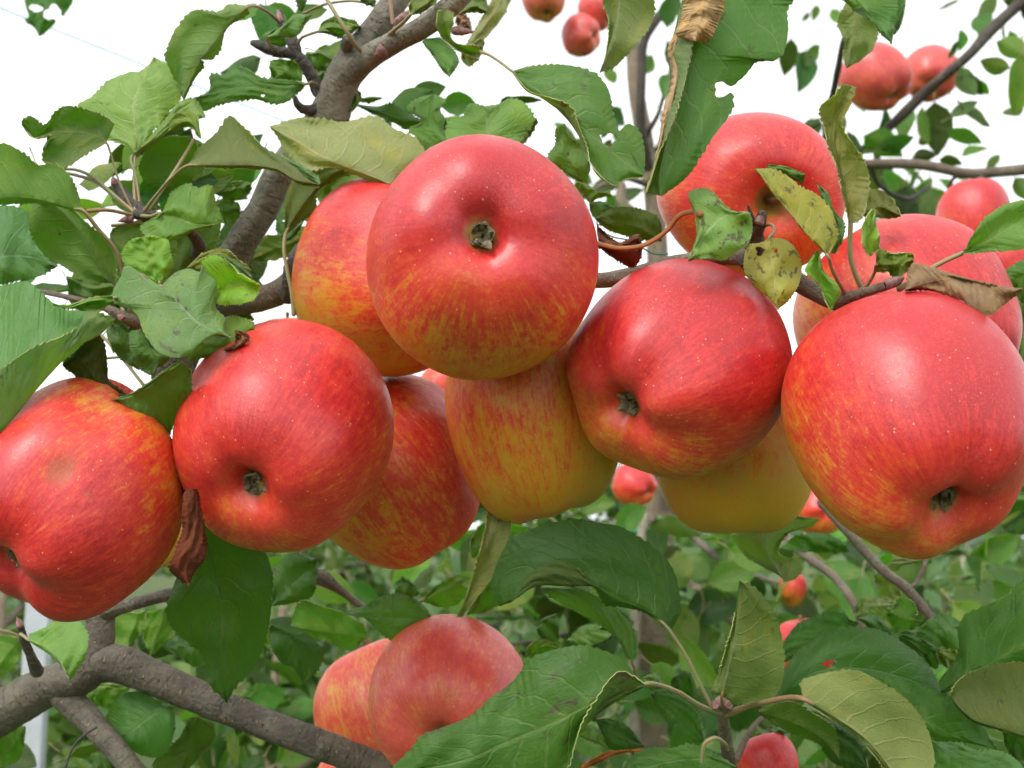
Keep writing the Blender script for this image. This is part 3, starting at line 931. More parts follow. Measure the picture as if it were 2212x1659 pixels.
# ------------------------------------------------------------------ the apples of the cluster
UPF = (0.0, 0.75, 0.65)
apple('biggest red apple at top centre with its open flower end facing out', (789, 1295, 300, 822), 0.380, (0.02, 0.10, 1.0), ((0.1, 0.92, 0.3), 0.60), roll=0.4, seed=1, lobes=0.018, lumps=0.018, gain=0.50, res=(150, 120), pdeep=0.75)
apple('orange and red speckled apple tucked behind the top centre apple', (634, 1040, 381, 814), 0.470, (0.75, -0.1, 0.65), ((0.45, 0.85, 0.25), 0.46), seed=2, lumps=0.02, gain=0.50)
apple('glossy red apple left of centre below leaves with flower end low', (384, 847, 688, 1188), 0.400, (-0.14, -0.46, 0.87), ((0.05, 0.45, 0.85), 0.46), roll=1.0, seed=3, lumps=0.018, gain=0.36, lobes=0.015, res=(150, 120))
apple('dented bruised red apple cut off by the left edge', (-42, 389, 812, 1331), 0.385, (-0.47, -0.50, 0.72), ((-0.75, -0.45, 0.45), 0.66), roll=0.2, seed=4, lumps=0.04, gain=0.30,
      dents=((262, 868, 62, 30, 0.25), (216, 1000, 34, 9, 0.95), (268, 1052, 6, 1, 0.9)), res=(150, 120))
apple('orange striped apple hanging low behind the left red apple', (632, 1043, 806, 1224), 0.490, (0.5, -0.80, -0.25), ((0.9, 0.35, 0.2), 0.37), seed=5, lumps=0.03, gain=0.24, lobes=0.012)
apple('yellow shaded apple hanging between the two front red apples', (962, 1348, 690, 1132), 0.445, (0.15, -0.95, 0.0), ((-0.5, 0.3, 0.6), 0.10), seed=6, lumps=0.025, gain=0.28, conic=0.15, lobes=0.015)
apple('red apple right of centre with flower end at lower left', (1222, 1713, 556, 1032), 0.400, (-0.60, -0.36, 0.74), ((0.25, 0.80, 0.5), 0.58), roll=0.7, seed=7, lumps=0.02, gain=0.44, res=(150, 120), conic=0.1)
apple('yellow green apple hidden behind the right centre red apple', (1412, 1756, 800, 1157), 0.460, (0.05, -0.95, 0.25), ((-0.2, 0.8, 0.2), 0.06), seed=8, lumps=0.02, gain=0.30, lobes=0.012)
apple('large red apple at the right edge with flower end at bottom', (1702, 2211, 632, 1199), 0.360, (0.05, -0.68, 0.72), ((0.40, 0.65, 0.40), 0.61), roll=0.3, seed=9, lumps=0.02, gain=0.55, res=(150, 120), conic=0.12, lobes=0.022)
apple('red apple behind the right edge apple under a brown leaf', (1720, 2182, 466, 930), 0.437, (0.30, -0.75, 0.5), ((0.55, 0.6, 0.4), 0.54), seed=10, lumps=0.02, gain=0.42)
apple('red apple at upper right with stem hollow turned to the viewer', (1420, 1814, 249, 600), 0.475, (-0.12, 0.25, -0.95), ((0.1, 0.8, 0.3), 0.52), roll=0.5, seed=12, lumps=0.03, gain=0.36, stem_len=1.02, res=(150, 110))
apple('front apple of the low pair above the bottom leaf', (797, 1146, 1332, 1690), 0.490, (-0.05, -0.22, 0.95), ((0.35, 0.40, 0.75), 0.48), seed=13, wax=0.09, lumps=0.02, gain=0.14, pdeep=0.8, lobes=0.02)
apple('rear orange apple of the low pair behind the grey branch', (678, 1020, 1373, 1700), 0.585, (0.3, -0.8, 0.4), ((0.2, 0.8, 0.3), 0.40), seed=14, wax=0.07, lumps=0.02, gain=0.10)
small = dict(res=(64, 50), gain=0.40)
apple('orange apple peeping from behind leaves left of the speckled apple', (548, 690, 686, 830), 0.62, (0, -1, 0), ((-0.3, 0.5, 0.5), 0.12), seed=15, **small)
apple('yellow apple just visible beside the brown curled leaf', (230, 400, 1060, 1232), 0.62, (0, -1, 0), ((-0.2, 0.6, 0.2), 0.0), seed=16, **small)
apple('distant orange apple seen through the gap under the top centre apple', (905, 1010, 790, 890), 1.0, (0, -1, 0.2), ((0.3, 0.6, 0.5), 0.35), seed=17, **small)
apple('blurred red apple right of the far trunk with its flower end showing', (1322, 1420, 1000, 1094), 1.05, (0.75, -0.3, 0.6), ((0.1, 0.9, 0.4), 0.55), seed=18, **small)
apple('blurred orange apple below the large right apple with dark flower end', (1705, 1832, 1040, 1158), 0.95, (0.25, 0.1, 0.95), ((-0.2, 0.9, 0.3), 0.42), seed=19, **small)
apple('slim orange apple half hidden behind a khaki leaf', (1682, 1742, 1230, 1314), 1.3, (-0.5, -0.8, 0.2), ((0.5, 0.8, 0.3), 0.40), seed=20, **small)
apple('red apple glimpsed through the holed leaf at lower right', (1676, 1800, 1338, 1465), 0.95, (0.2, -1, 0.2), ((0.0, 0.8, 0.5), 0.6), seed=21, **small)
apple('bright red apple at the bottom edge right of the shoot', (1592, 1724, 1580, 1716), 0.50, (0.2, -0.9, 0.4), ((0.1, 0.8, 0.5), 0.55), seed=22, **small)
apple('red apple standing alone near the right edge under a twig', (2026, 2182, 389, 560), 0.90, (0.05, -1, 0.3), ((0.2, 0.75, 0.45), 0.60), seed=23, **small)
apple('red apple low at the right edge behind a two toned leaf', (2100, 2250, 500, 640), 0.85, (0.05, -1, 0.3), ((-0.2, 0.75, 0.45), 0.52), seed=24, **small)
apple('left one of the two touching apples against the sky', (1812, 1968, 92, 240), 1.20, (0.55, -0.75, 0.35), ((0.1, 0.8, 0.45), 0.62), seed=25, wax=0.10, res=(64, 50), gain=0.24)
apple('right one of the two touching apples against the sky', (1950, 2071, 96, 220), 1.45, (-0.15, -0.6, 0.7), ((0.3, 0.8, 0.45), 0.62), seed=26, wax=0.10, res=(64, 50), gain=0.24)
apple('lower small apple of the pair left of the hanging leaf', (1212, 1298, 29, 122), 1.95, (0.65, -0.2, 0.6), ((-0.4, 0.7, 0.4), 0.58), seed=27, wax=0.10, res=(64, 50), gain=0.24)
apple('upper small apple of the pair left of the hanging leaf', (1247, 1340, -25, 66), 2.0, (0.5, -0.8, 0.3), ((-0.2, 0.8, 0.4), 0.64), seed=28, wax=0.10, res=(64, 50), gain=0.24)
apple('small pale apple at the top edge behind drooping khaki leaf', (1125, 1222, -60, 46), 1.9, (0.2, -1, 0.3), ((-0.3, 0.8, 0.4), 0.46), seed=29, wax=0.10, res=(64, 50), gain=0.24)
apple('small red apple at the top edge beside the brown leaf tip', (1655, 1700, -30, 20), 2.4, (0.2, -1, 0.3), ((-0.3, 0.8, 0.4), 0.60), seed=30, wax=0.10, res=(64, 50), gain=0.24)
apple('orange sliver of apple below the grey branch at bottom', (680, 800, 1630, 1760), 0.62, (0.2, -1, 0.3), ((-0.3, 0.8, 0.4), 0.2), seed=31, **small)
# ------------------------------------------------------------------ leaves of the fruiting tree, each by its own rails
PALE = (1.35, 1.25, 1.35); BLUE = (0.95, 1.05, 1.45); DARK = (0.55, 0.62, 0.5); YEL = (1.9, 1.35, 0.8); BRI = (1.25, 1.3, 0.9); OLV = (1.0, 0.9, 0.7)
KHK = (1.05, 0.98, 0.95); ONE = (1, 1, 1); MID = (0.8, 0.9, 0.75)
DRY = [M_DRY, M_DRY, M_DRY]
def L(tile, d, M, A, B, **kw):
    return leaf(tree, tile, d, M, A, B, **kw)
# --- upper left
L('00', .47, [(1600,50),(1450,200),(1330,350),(1240,500),(1190,650)], [(1590,35),(1480,28),(1420,75),(1260,65),(1150,170),(1090,290),(1070,370),(1110,470),(1190,650)],
  [(1620,85),(1575,120),(1470,180),(1430,320),(1380,380),(1300,385),(1320,410),(1250,530),(1190,650)], up=0, tint=(.8,1.0,.8), harm=.6, tilt=-.3, pet=[(1600,50),(1660,40),(1740,80),(1810,140)], pd=.497, stalk=M_STALK_RED)
L('00', .475, [(875,1000),(880,850),(865,680),(920,520),(1000,370)], [(875,1000),(800,940),(700,900),(560,800),(500,690),(600,620),(690,530),(800,480),(930,450),(1000,370)],
  [(875,1000),(930,930),(1000,840),(1080,740),(1170,640),(1160,540),(1090,410),(1060,400),(1000,370)], tint=PALE, harm=.55, tilt=.5, pet=[(875,1000),(870,1150),(870,1250),(880,1370)], pd=.453)
L('00', .466, [(850,1020),(960,930),(1100,800),(1240,700),(1330,760)], [(850,1010),(930,930),(1060,780),(1180,650),(1260,640),(1330,740)],
  [(840,1060),(940,980),(1040,900),(1085,860),(1200,800),(1330,760)], tint=PALE, harm=.6, tilt=.4, pet=[(850,1020),(880,1150),(900,1300),(900,1380)], pd=.453)
L('00', .455, [(690,920),(600,875),(450,857),(300,865),(210,890),(140,800)], [(740,800),(690,760),(560,710),(420,688),(350,740),(290,810),(190,750),(140,780)],
  [(685,925),(550,1000),(410,1085),(285,1050),(310,920),(350,870),(220,890),(140,800)], up=0, tint=(.8,1.0,.7), harm=.6, cup=-4, tilt=-.2, pet=[(690,925),(730,1040),(770,1170),(830,1300),(870,1380)], pd=.453, pr=2.8)
L('00', .405, [(530,1370),(400,1330),(230,1290),(0,1285),(-200,1330)], [(520,1290),(460,1150),(350,1060),(250,1070),(160,1000),(0,930),(-200,1100)],
  [(530,1378),(400,1345),(230,1315),(0,1330),(-200,1340)], up=0, tint=(.75,1.05,.6), harm=.2, tilt=-.3, pet=[(530,1360),(640,1490),(740,1610),(800,1760),(830,1900),(850,2010)], pd=.432, pr=5.5)
L('D', .435, [(247,616),(200,556),(160,487),(120,445),(80,430)], [(247,610),(185,608),(145,580),(95,550),(65,500),(63,465),(80,430)],
  [(247,616),(250,570),(235,525),(190,485),(140,440),(80,430)], up=0, tint=(.7,1.0,.55), harm=.4, tilt=-.3, pet=[(247,616),(258,640),(268,680)], pd=.43)
L('D', .465, [(-80,580),(0,555),(70,555),(125,575)], [(-80,560),(-20,450),(40,448),(70,470),(85,530),(125,573)], [(-80,600),(0,615),(45,605),(90,595),(125,575)], tint=(.8,1.0,1.2), tilt=.3, harm=.4)
L('00', .43, [(1050,1380),(1150,1410),(1260,1450),(1380,1450),(1450,1435)], [(1060,1370),(1110,1250),(1220,1190),(1280,1218),(1360,1200),(1410,1340),(1450,1430)],
  [(1030,1385),(910,1480),(1000,1570),(1080,1575),(1240,1500),(1360,1465),(1450,1440)], tint=(1.2,1.3,1.0), harm=.6, tilt=.35, pet=[(1050,1380),(980,1400),(920,1400)], pd=.45)
L('00', .485, [(1240,900),(1150,1050),(1090,1180),(1050,1240)], [(1230,880),(1080,890),(960,960),(900,1100),(960,1200),(1050,1250)],
  [(1260,900),(1290,980),(1320,1080),(1290,1150),(1180,1200),(1050,1260)], up=0, tint=(.75,1.0,.6), harm=.4, tilt=-.3)
L('00', .46, [(1300,880),(1230,790),(1150,810),(1090,850)], [(1290,800),(1260,735),(1180,725),(1110,770),(1090,850)], [(1300,900),(1240,830),(1170,830),(1090,855)], up=0, tint=(.9,1.1,.5), harm=.4)
L('D', .415, [(407,357),(480,357),(553,358),(600,366),(640,390),(690,398)], [(407,355),(430,320),(467,287),(497,250),(520,270),(573,320),(620,345),(640,360),(655,385)],
  [(407,359),(480,363),(553,364),(610,374),(640,395),(660,400)], up=0, tint=(.95,1.0,.85), harm=.3, cup=6, pet=[(407,357),(370,385),(335,425),(313,455)], pd=.45)
L('D', .418, [(600,352),(640,365),(670,382),(692,396)], [(597,332),(640,352),(665,365),(690,384)], [(606,368),(640,388),(670,402),(690,402)], tint=BLUE, harm=.5, tilt=.4)
L('D', .415, [(345,612),(330,580),(318,545),(310,515)], [(340,612),(300,600),(275,575),(262,555),(275,525),(300,512)], [(350,612),(375,575),(368,545),(363,520),(330,512),(310,513)], tint=(1.4,1.5,.9), harm=.5, tilt=.3, pet=[(345,612),(330,650),(310,690)], pd=.43)
L('D', .47, [(330,640),(280,560),(240,500),(290,480)], [(330,640),(260,600),(240,540),(240,500),(270,480)], [(340,640),(370,560),(380,520),(340,490),(290,478)], up=0, tint=(.7,1,.6), harm=.4, tilt=-.2)
L('D', .49, [(375,640),(400,560),(430,470),(445,430)], [(370,640),(360,560),(380,480),(440,425)], [(390,640),(440,580),(470,520),(475,470),(450,425)], up=0, tint=(.75,1,.55), harm=.5, tilt=-.2, pet=[(375,640),(372,660),(380,690)], pd=.5)
L('q', .375, [(590,600),(700,690),(850,860),(1000,1010),(1200,1110),(1380,1190)], [(600,590),(750,450),(900,405),(1040,440),(1065,345),(1100,460),(1200,540),(1215,660),(1210,850),(1320,980),(1310,1070),(1380,1190)],
  [(560,600),(420,560),(280,400),(200,370),(155,400),(140,480),(50,640),(40,790),(230,850),(330,950),(370,1080),(460,1230),(580,1360),(780,1410),(900,1370),(1010,1250),(1080,1170),(1200,1160),(1380,1190)],
  tint=(1.15,1.2,1.6), harm=.75, tilt=.55, nt=110, cup=5, teeth=31, amp=2.5, pet=[(590,600),(520,720,6),(440,850,14),(350,960,25)], pd=.43)
L('q', .395, [(1215,640),(1400,590),(1560,560),(1700,600)], [(1215,700),(1220,800),(1350,815),(1500,800),(1640,740),(1700,640)],
  [(1210,600),(1090,440),(1050,330),(1180,250),(1350,340),(1480,470),(1610,540),(1700,590)], tint=(1.5,1.6,.9), harm=.6, tilt=.1, cup=-6)
L('q', .40, [(1150,250),(1290,290),(1430,380),(1600,500)], [(1140,250),(1260,255),(1420,315),(1530,390),(1620,490)], [(1170,270),(1300,320),(1450,470),(1600,540)], tint=BLUE, harm=.4, tilt=.5)
L('q', .412, [(880,400),(1040,300),(1250,240),(1450,340),(1600,425)], [(880,390),(1030,250),(1180,190),(1320,190),(1450,300),(1560,370),(1600,420)], [(900,420),(1000,420),(1050,400),(1250,300),(1450,400),(1600,430)], up=0, tint=(1.0,1.0,.5), harm=.6)
L('q', .388, [(1030,1240),(1150,1290),(1300,1300),(1430,1200),(1560,1120),(1640,1090)], [(1030,1230),(1120,1180),(1300,1150),(1310,960),(1480,950),(1620,1020),(1640,1090)],
  [(1000,1260),(860,1400),(950,1440),(1150,1390),(1350,1390),(1520,1280),(1600,1170),(1640,1090)], tint=(1.3,1.35,1.0), harm=.5, tilt=.3, nt=110)
L('q', .378, [(1420,1110),(1480,1180),(1440,1290),(1310,1320)], [(1430,1095),(1560,1140),(1590,1190),(1480,1280),(1300,1330)], [(1420,1120),(1430,1200),(1410,1270),(1300,1310)], mats=DRY, tint=(.8,.6,.5))
L('q', .400, [(340,1090),(420,1250),(500,1400),(530,1540),(500,1610)], [(330,1095),(240,1120),(235,1250),(270,1440),(340,1530),(470,1610)], [(370,1100),(450,1220),(560,1340),(690,1410),(640,1470),(530,1540),(500,1610)], tint=(.9,1.05,.9), harm=.4, tilt=.2)
L('q', .50, [(850,60),(800,200),(770,430)], [(700,100),(680,250),(720,400),(770,430)], [(900,60),(960,250),(880,380),(770,430)], up=0, tint=(.75,1,.55), harm=.4, tilt=-.3)
L('D', .378, [(393,780),(360,803),(327,830),(287,853),(237,866)], [(413,800),(412,853),(380,906),(363,940),(317,930),(287,915),(273,886),(247,871)], [(387,778),(353,800),(320,826),(283,850),(235,865)], tint=(.7,.85,.55), harm=.3, tilt=-.75, tt=0, cup=2)
L('D', .383, [(135,788),(173,783),(207,820),(240,853),(273,855)], [(137,786),(173,750),(213,724),(230,766),(233,816),(273,851)], [(135,790),(160,810),(190,850),(227,876),(247,875),(273,856)], up=0, tint=(.45,.5,.4), harm=.4, tilt=-.5)
L('D', .372, [(-50,987),(0,933),(30,900),(73,846),(127,786),(173,743),(213,723),(247,690)], [(-50,603,12),(0,616,12),(60,608,12),(87,630,10),(133,666,8),(187,673,6),(247,686,3)],
  [(-50,840,-14),(0,801,-14),(67,753,-14),(133,726,-12),(177,700,-9),(187,675,-7),(233,681,-4),(247,690)], tint=(.85,1.1,1.0), harm=.35, tilt=.3, cup=2, nt=110, teeth=26)
L('D', .376, [(243,643),(187,653),(143,665),(115,657)], [(240,638),(193,645),(147,660),(115,656)], [(247,653),(213,667),(173,668),(115,658)], up=0, tint=(.8,1.15,.55), pet=[(243,643),(265,660)], pd=.42)
L('D', .48, [(247,616),(200,623),(143,600)], [(247,606),(200,608),(145,596)], [(245,630),(190,640),(150,622),(143,602)], up=0, tint=(.7,1,.7))
L('D', .43, [(300,790),(270,740),(240,700)], [(300,800),(255,770),(232,720),(240,700)], [(310,790),(300,740),(270,705),(240,698)], up=1, tint=(.8,.9,.8))
# stalks crossing the gap above the left apple
tube('petiole', [P(180, 690, .47), P(230, 735, .46), (P(265, 775, .455)), P(310, 832, .45)], [3.5*.46/F]*4, M_STALK, b_left, 8, 20)
tube('petiole', [P(215, 775, .48), P(250, 772, .475), P(300, 768, .47)], [3.2*.47/F]*3, M_STALK, b_left, 8, 14)
# stalks of leaves beyond the leaf spur
tube('petiole', [P(133, 365, .47), P(165, 367, .465), P(200, 382, .46), P(245, 420, .455), P(290, 458, .452)], [3.6*.46/F]*5, M_STALK, b_node, 8, 26)
tube('petiole', [P(140, 373, .468), P(170, 380, .464), P(205, 392, .46), P(250, 428, .455), P(292, 462, .452)], [3.6*.46/F]*5, M_STALK, b_node, 8, 26)
tube('petiole', [P(420, 300, .47), P(390, 350, .468), P(350, 410, .46), P(320, 452, .453)], [4*.46/F]*4, M_STALK, b_node, 8, 20)
tube('petiole', [P(185, 456, .43), P(235, 454, .44), P(285, 465, .45)], [4.2*.44/F]*3, M_STALK_RED, b_node, 8, 14)
tube('petiole', [P(240, 487, .45), P(285, 483, .452), P(325, 468, .453)], [4*.45/F]*3, M_STALK, b_node, 8, 14)
# --- top centre
L('10', .45, [(880,1200),(740,1140),(570,1080),(410,1010),(250,910),(90,820)], [(880,1200),(1000,1120),(1095,1000),(1040,900),(890,830),(790,755),(690,765),(560,790),(400,765),(270,765),(90,820)],
  [(880,1210),(760,1180),(620,1120),(480,1085),(330,1100),(200,1010),(140,890),(90,825)], up=0, tint=(1.3,1.25,1.25), harm=.35, tilt=.35, cup=5, nt=110, teeth=27)
L('p', .47, [(620,790),(700,660),(790,510),(900,390),(1020,300),(1150,205)], [(615,760),(605,600),(640,400),(690,310),(800,240),(950,180),(1150,200)],
  [(640,800),(760,690),(900,600),(890,480),(960,370),(1100,300),(1200,260),(1150,205)], up=0, tint=(.75,.85,.6), harm=.3, tilt=-.25, pet=[(620,790),(598,950),(630,1150),(670,1350),(690,1540)], pd=.46, pr=4.5)
L('p', .485, [(930,300),(1050,400),(1150,500)], [(930,290),(1150,230),(1327,260),(1300,350),(1150,500)], [(920,320),(890,450),(990,550),(1150,510)], up=0, tint=(.65,.95,.55), tilt=-.3)
L('p', .505, [(860,800),(650,900),(480,960),(310,1045)], [(860,740),(720,740),(560,810),(430,830),(360,930),(310,1040)], [(860,860),(740,970),(600,1020),(450,1050),(310,1050)], up=0, tint=(.8,.95,.6), tilt=-.3)
L('p', .495, [(780,690),(680,770),(600,850),(560,820)], [(780,680),(640,740),(545,650),(530,760),(570,830)], [(770,720),(680,850),(600,870),(570,840)], tint=(.8,1,1))
L('p', .53, [(300,360),(150,400),(-20,440)], [(310,340),(180,330),(60,360),(-20,420)], [(310,400),(240,480),(150,500),(-20,450)], up=0, tint=(.75,1,.6), tilt=-.3)
L('p', .535, [(200,560),(60,600),(-60,560)], [(200,540),(60,480),(-60,540)], [(210,580),(150,690),(40,700),(-60,580)], up=0, tint=(.75,1,.6), tilt=-.3)
L('D', .48, [(661,182),(610,185),(553,187),(500,190),(450,205),(417,213)], [(661,180),(620,172),(560,165),(535,148),(500,143),(485,160),(455,160),(452,195),(417,212)],
  [(655,190),(620,220),(590,225),(553,215),(520,218),(470,228),(440,240),(417,215)], tint=(.9,1.05,1), harm=.5, tilt=.1, nt=110, pet=[(661,182),(675,178),(690,190)], pd=.50, holes=((568,207,5,3),))
L('10', .485, [(230,385),(210,430),(170,480),(110,510)], [(215,390),(100,395),(95,470),(110,510)], [(250,395),(300,480),(290,530),(200,520),(110,512)], up=0, tint=(.7,1.05,.55), tilt=-.3)
L('10', .47, [(80,240),(170,190),(260,130),(360,100)], [(80,238),(190,150),(250,95),(360,100)], [(80,245),(190,245),(270,230),(320,160),(360,100)], tint=(1.0,1.1,1.1), tilt=.3, pet=[(80,240),(85,280),(120,330)], pd=.495)
L('10', .485, [(400,205),(500,180),(600,180),(680,170)], [(400,203),(450,130),(530,112),(620,130),(680,170)], [(410,210),(480,220),(550,250),(640,200),(680,172)], up=0, tint=(.8,1,.75), tilt=-.2, pet=[(400,205),(340,225),(290,250),(250,330)], pd=.496)
L('10', .51, [(120,190),(90,250),(180,310)], [(110,190),(30,250),(100,300),(180,312)], [(130,200),(200,260),(190,310)], up=1, tint=(.8,1,.8))
L('10', .52, [(320,380),(400,350),(500,400)], [(320,340),(410,340),(500,380)], [(330,400),(390,470),(450,440),(500,405)], up=1, tint=(1,1.1,1.1))
L('10', .52, [(390,500),(440,470),(440,560)], [(390,450),(450,440),(450,540)], [(390,520),(420,560),(440,565)], up=0, tint=(.8,1,.7))
L('10', .50, [(640,560),(650,640),(620,720)], [(625,560),(610,640),(620,720)], [(650,560),(680,640),(620,725)], up=0, tint=(.9,1,.8))
L('10', .51, [(660,680),(800,720),(950,760),(1080,790)], [(660,675),(780,690),(880,670),(960,720),(1080,780)], [(660,690),(800,760),(900,800),(980,840),(1080,795)], tint=(.6,.8,.6), tilt=-.3)
L('10', .53, [(660,650),(730,640),(820,635)], [(660,645),(740,625),(820,632)], [(660,660),(740,665),(820,640)], tint=(1,1.1,1.1))
L('10', .495, [(1240,920),(1160,830),(1110,740),(1140,620)], [(1180,960),(1060,890),(985,850),(1070,780),(975,700),(1070,630),(1140,612)], [(1270,890),(1215,850),(1220,770),(1190,700),(1225,655),(1180,620),(1140,612)], tint=(1.05,1.15,1.1), harm=.5, tilt=.3)
L('10', .56, [(1120,770),(1200,800),(1250,810)], [(1120,750),(1200,740),(1250,800)], [(1130,790),(1200,850),(1250,815)], tint=(.8,1,.8))
L('D', .475, [(1060,330),(1055,290),(1050,260),(1046,230)], [(1040,330),(1000,310),(965,300),(968,265),(1000,250),(1012,225),(1046,228)], [(1080,330),(1120,310),(1150,270),(1155,255),(1130,220),(1105,213),(1075,225),(1046,230)], tint=(1.2,1.25,1.35), harm=.4, tilt=.45)
L('D', .48, [(1118,290),(1135,275),(1160,258)], [(1115,280),(1135,268),(1160,255)], [(1120,318),(1140,300),(1162,262)], up=0, tint=(1.0,1.0,1.0))
L('10', .455, [(1000,95),(1050,60),(1110,0),(1150,-60)], [(1000,90),(995,30),(1040,-40),(1130,-70)], [(1010,95),(1070,85),(1150,30),(1200,-50)], up=0, tint=(.8,.9,.6), pet=[(1000,95),(960,140),(900,190),(860,230)], pd=.478, pr=5)
L('10', .44, [(1230,60),(1220,170),(1250,250),(1330,310),(1450,345)], [(1180,70),(1175,150),(1200,230),(1260,290),(1320,330),(1440,380)], [(1280,80),(1270,160),(1255,230),(1300,285),(1400,295),(1450,300)], up=0, tint=(.95,1.05,.85), cup=-4)
L('10', .465, [(1100,250),(1180,340),(1240,430),(1255,500)], [(1075,270),(1150,370),(1210,460),(1255,500)], [(1190,240),(1280,320),(1315,400),(1280,465),(1255,500)], tint=(1.0,1.15,1.1), tilt=.2)
L('10', .54, [(1620,-60),(1530,100),(1400,280)], [(1560,-60),(1470,100),(1370,270)], [(1680,-60),(1590,120),(1440,290)], up=0, tint=(1.2,1.05,1.1), tilt=.1)
L('10', .53, [(1330,330),(1400,340),(1480,270)], [(1330,310),(1400,270),(1480,250)], [(1330,380),(1380,430),(1440,380),(1480,280)], up=0, tint=(1.0,1,.9))
L('10', .50, [(1330,80),(1420,40),(1490,75)], [(1320,60),(1400,-30),(1480,-20),(1510,60)], [(1330,90),(1420,75),(1500,90)], up=0, tint=(.8,.95,.7))
L('10', .58, [(1300,100),(1350,150),(1390,200)], [(1290,140),(1330,180),(1385,200)], [(1330,80),(1380,120),(1400,190)], mats=DRY, tint=(1.3,1.2,1.2))
tube('petiole', [P(790, 118, .487), P(770, 100, .48), P(750, 70, .475), P(725, 30, .475), P(695, -20, .48)], [4.5*.48/F]*5, M_STALK, b_upright, 8, 26)
tube('petiole', [P(655, 30, .52), P(700, 10, .515), P(760, 2, .51), P(812, 12, .50)], [3*.51/F]*4, M_STALK, b_limb, 8, 20)
tube('petiole', [P(838, -20, .482), P(845, 20, .48), P(848, 50, .479)], [4*.48/F]*3, M_STALK_RED, b_upright, 8, 12)
L('10', .50, [(700,-40),(740,0),(770,40)], [(640,-40),(700,20),(770,45)], [(760,-40),(775,10),(772,44)], tint=(1,1.1,1))
L('10', .51, [(290,-40),(310,30),(290,80)], [(250,-40),(270,40),(290,80)], [(340,-40),(320,30),(290,82)], tint=(1,1.1,1))
# --- centre: long spotted leaf with its near margin rolled over
L('20', .43, [(0,462),(180,600),(350,740),(500,860),(640,970),(760,1070),(850,1140)], [(0,460),(110,430),(330,418),(530,470),(620,570),(665,760),(700,850),(740,805),(810,830),(860,970),(855,1140)],
  [(0,465),(100,590),(190,630),(330,740),(430,870),(500,1020),(560,1140),(680,1200),(720,1165),(800,1150),(850,1145)], B2=[(0,465),(120,590),(250,630),(385,690),(440,830),(490,960),(510,1050),(600,1160),(680,1200),(720,1165),(850,1145)],
  tint=(.85,1.0,.8), harm=.7, tilt=.25, nt=110, holes=((625,900,52,42),), pet=[(0,462),(-80,400),(-160,350),(-220,335)], pd=.452, teeth=31)
L('20', .47, [(480,1180),(400,1060),(350,930),(340,800)], [(440,1180),(330,1110),(230,1030),(280,930),(285,830),(340,800)], [(510,1100),(480,980),(400,880),(340,800)], tint=(1.0,1.05,.8), harm=.8, tilt=.1)
L('20', .47, [(430,1180),(520,1230),(640,1260)], [(410,1170),(500,1200),(560,1245),(640,1230)], [(430,1200),(500,1310),(560,1285),(650,1270)], tint=(1.2,1.2,.9), harm=.6, tilt=.2)
L('20', .46, [(970,1560),(850,1480),(700,1450),(540,1420)], [(970,1540),(960,1430),(880,1370),(720,1340),(620,1360),(540,1420)], [(970,1565),(880,1555),(760,1535),(620,1485),(540,1425)], up=0, tint=(.65,.8,.45), tilt=-.3)
L('20', .475, [(690,1345),(600,1340),(500,1320)], [(690,1340),(580,1305),(500,1310)], [(690,1350),(590,1390),(530,1410),(500,1330)], tint=(.9,1.1,.9))
L('20', .405, [(560,1575),(700,1602),(850,1592)], [(560,1600),(640,1660),(780,1735),(820,1700),(850,1600)], [(545,1430),(575,1490),(700,1570),(810,1520),(850,1590)], mats=DRY, tint=(.62,.42,.40), tilt=-.4, stalk=M_STALK_DRY, pr=6,
  pet=[(560,1575),(600,1590),(700,1608),(850,1590),(1000,1500),(1090,1395),(1180,1372),(1222,1388)], pd=.372, label='dry brown leaf with a long curved orange stalk')
# big hanging leaf with a hole and a dry rolled margin
L('20', .37, [(1400,-200),(1250,100),(1150,400),(1080,700),(1000,950),(960,1150),(970,1270)], [(1700,-200),(1860,-60),(1785,60),(1790,200),(1740,370),(1590,400),(1510,490),(1440,560),(1430,700),(1280,920),(1130,1150),(970,1270)],
  [(1200,-200),(1110,0),(1050,230),(1010,330),(1030,500),(990,700),(950,950),(900,1150),(870,1250)], B2=[(1300,-200),(1250,50),(1170,300),(1140,450),(1090,650),(1020,850),(950,1000),(910,1140),(870,1250)],
  tint=(.72,.9,.8), harm=.35, tilt=.2, nt=130, holes=((1365,580,54,50),), teeth=37, cup=4, fold=10, label='big dark green leaf with a round hole and rolled margin')
L('20', .362, [(1250,-80),(1230,80),(1200,180),(1190,265)], [(1115,-80),(1110,60),(1085,150),(1060,220),(1150,268)], [(1385,-80),(1370,60),(1330,160),(1270,272),(1200,272)], mats=DRY, tint=(1.7,1.75,1.5), cup=7, harm=.3)
L('20', .366, [(1090,215),(1080,330),(1085,480),(1040,700),(980,900),(920,1090),(872,1240)], [(1055,215),(1008,330),(1026,500),(984,700),(945,950),(895,1150),(868,1252)], [(1165,255),(1176,310),(1145,450),(1095,650),(1025,850),(950,1010),(876,1245)], mats=DRY, tint=(1.6,1.75,1.7), cup=4, tt=0, bulge=4, tilt=.2)
L('20', .44, [(700,-150),(690,60),(650,250),(570,470)], [(580,-100),(590,20),(630,140),(620,300),(600,390),(570,470)], [(900,-150),(925,60),(905,150),(820,270),(740,360),(660,440),(570,470)], up=0, tint=(.85,.9,.8), harm=.3, cup=4)
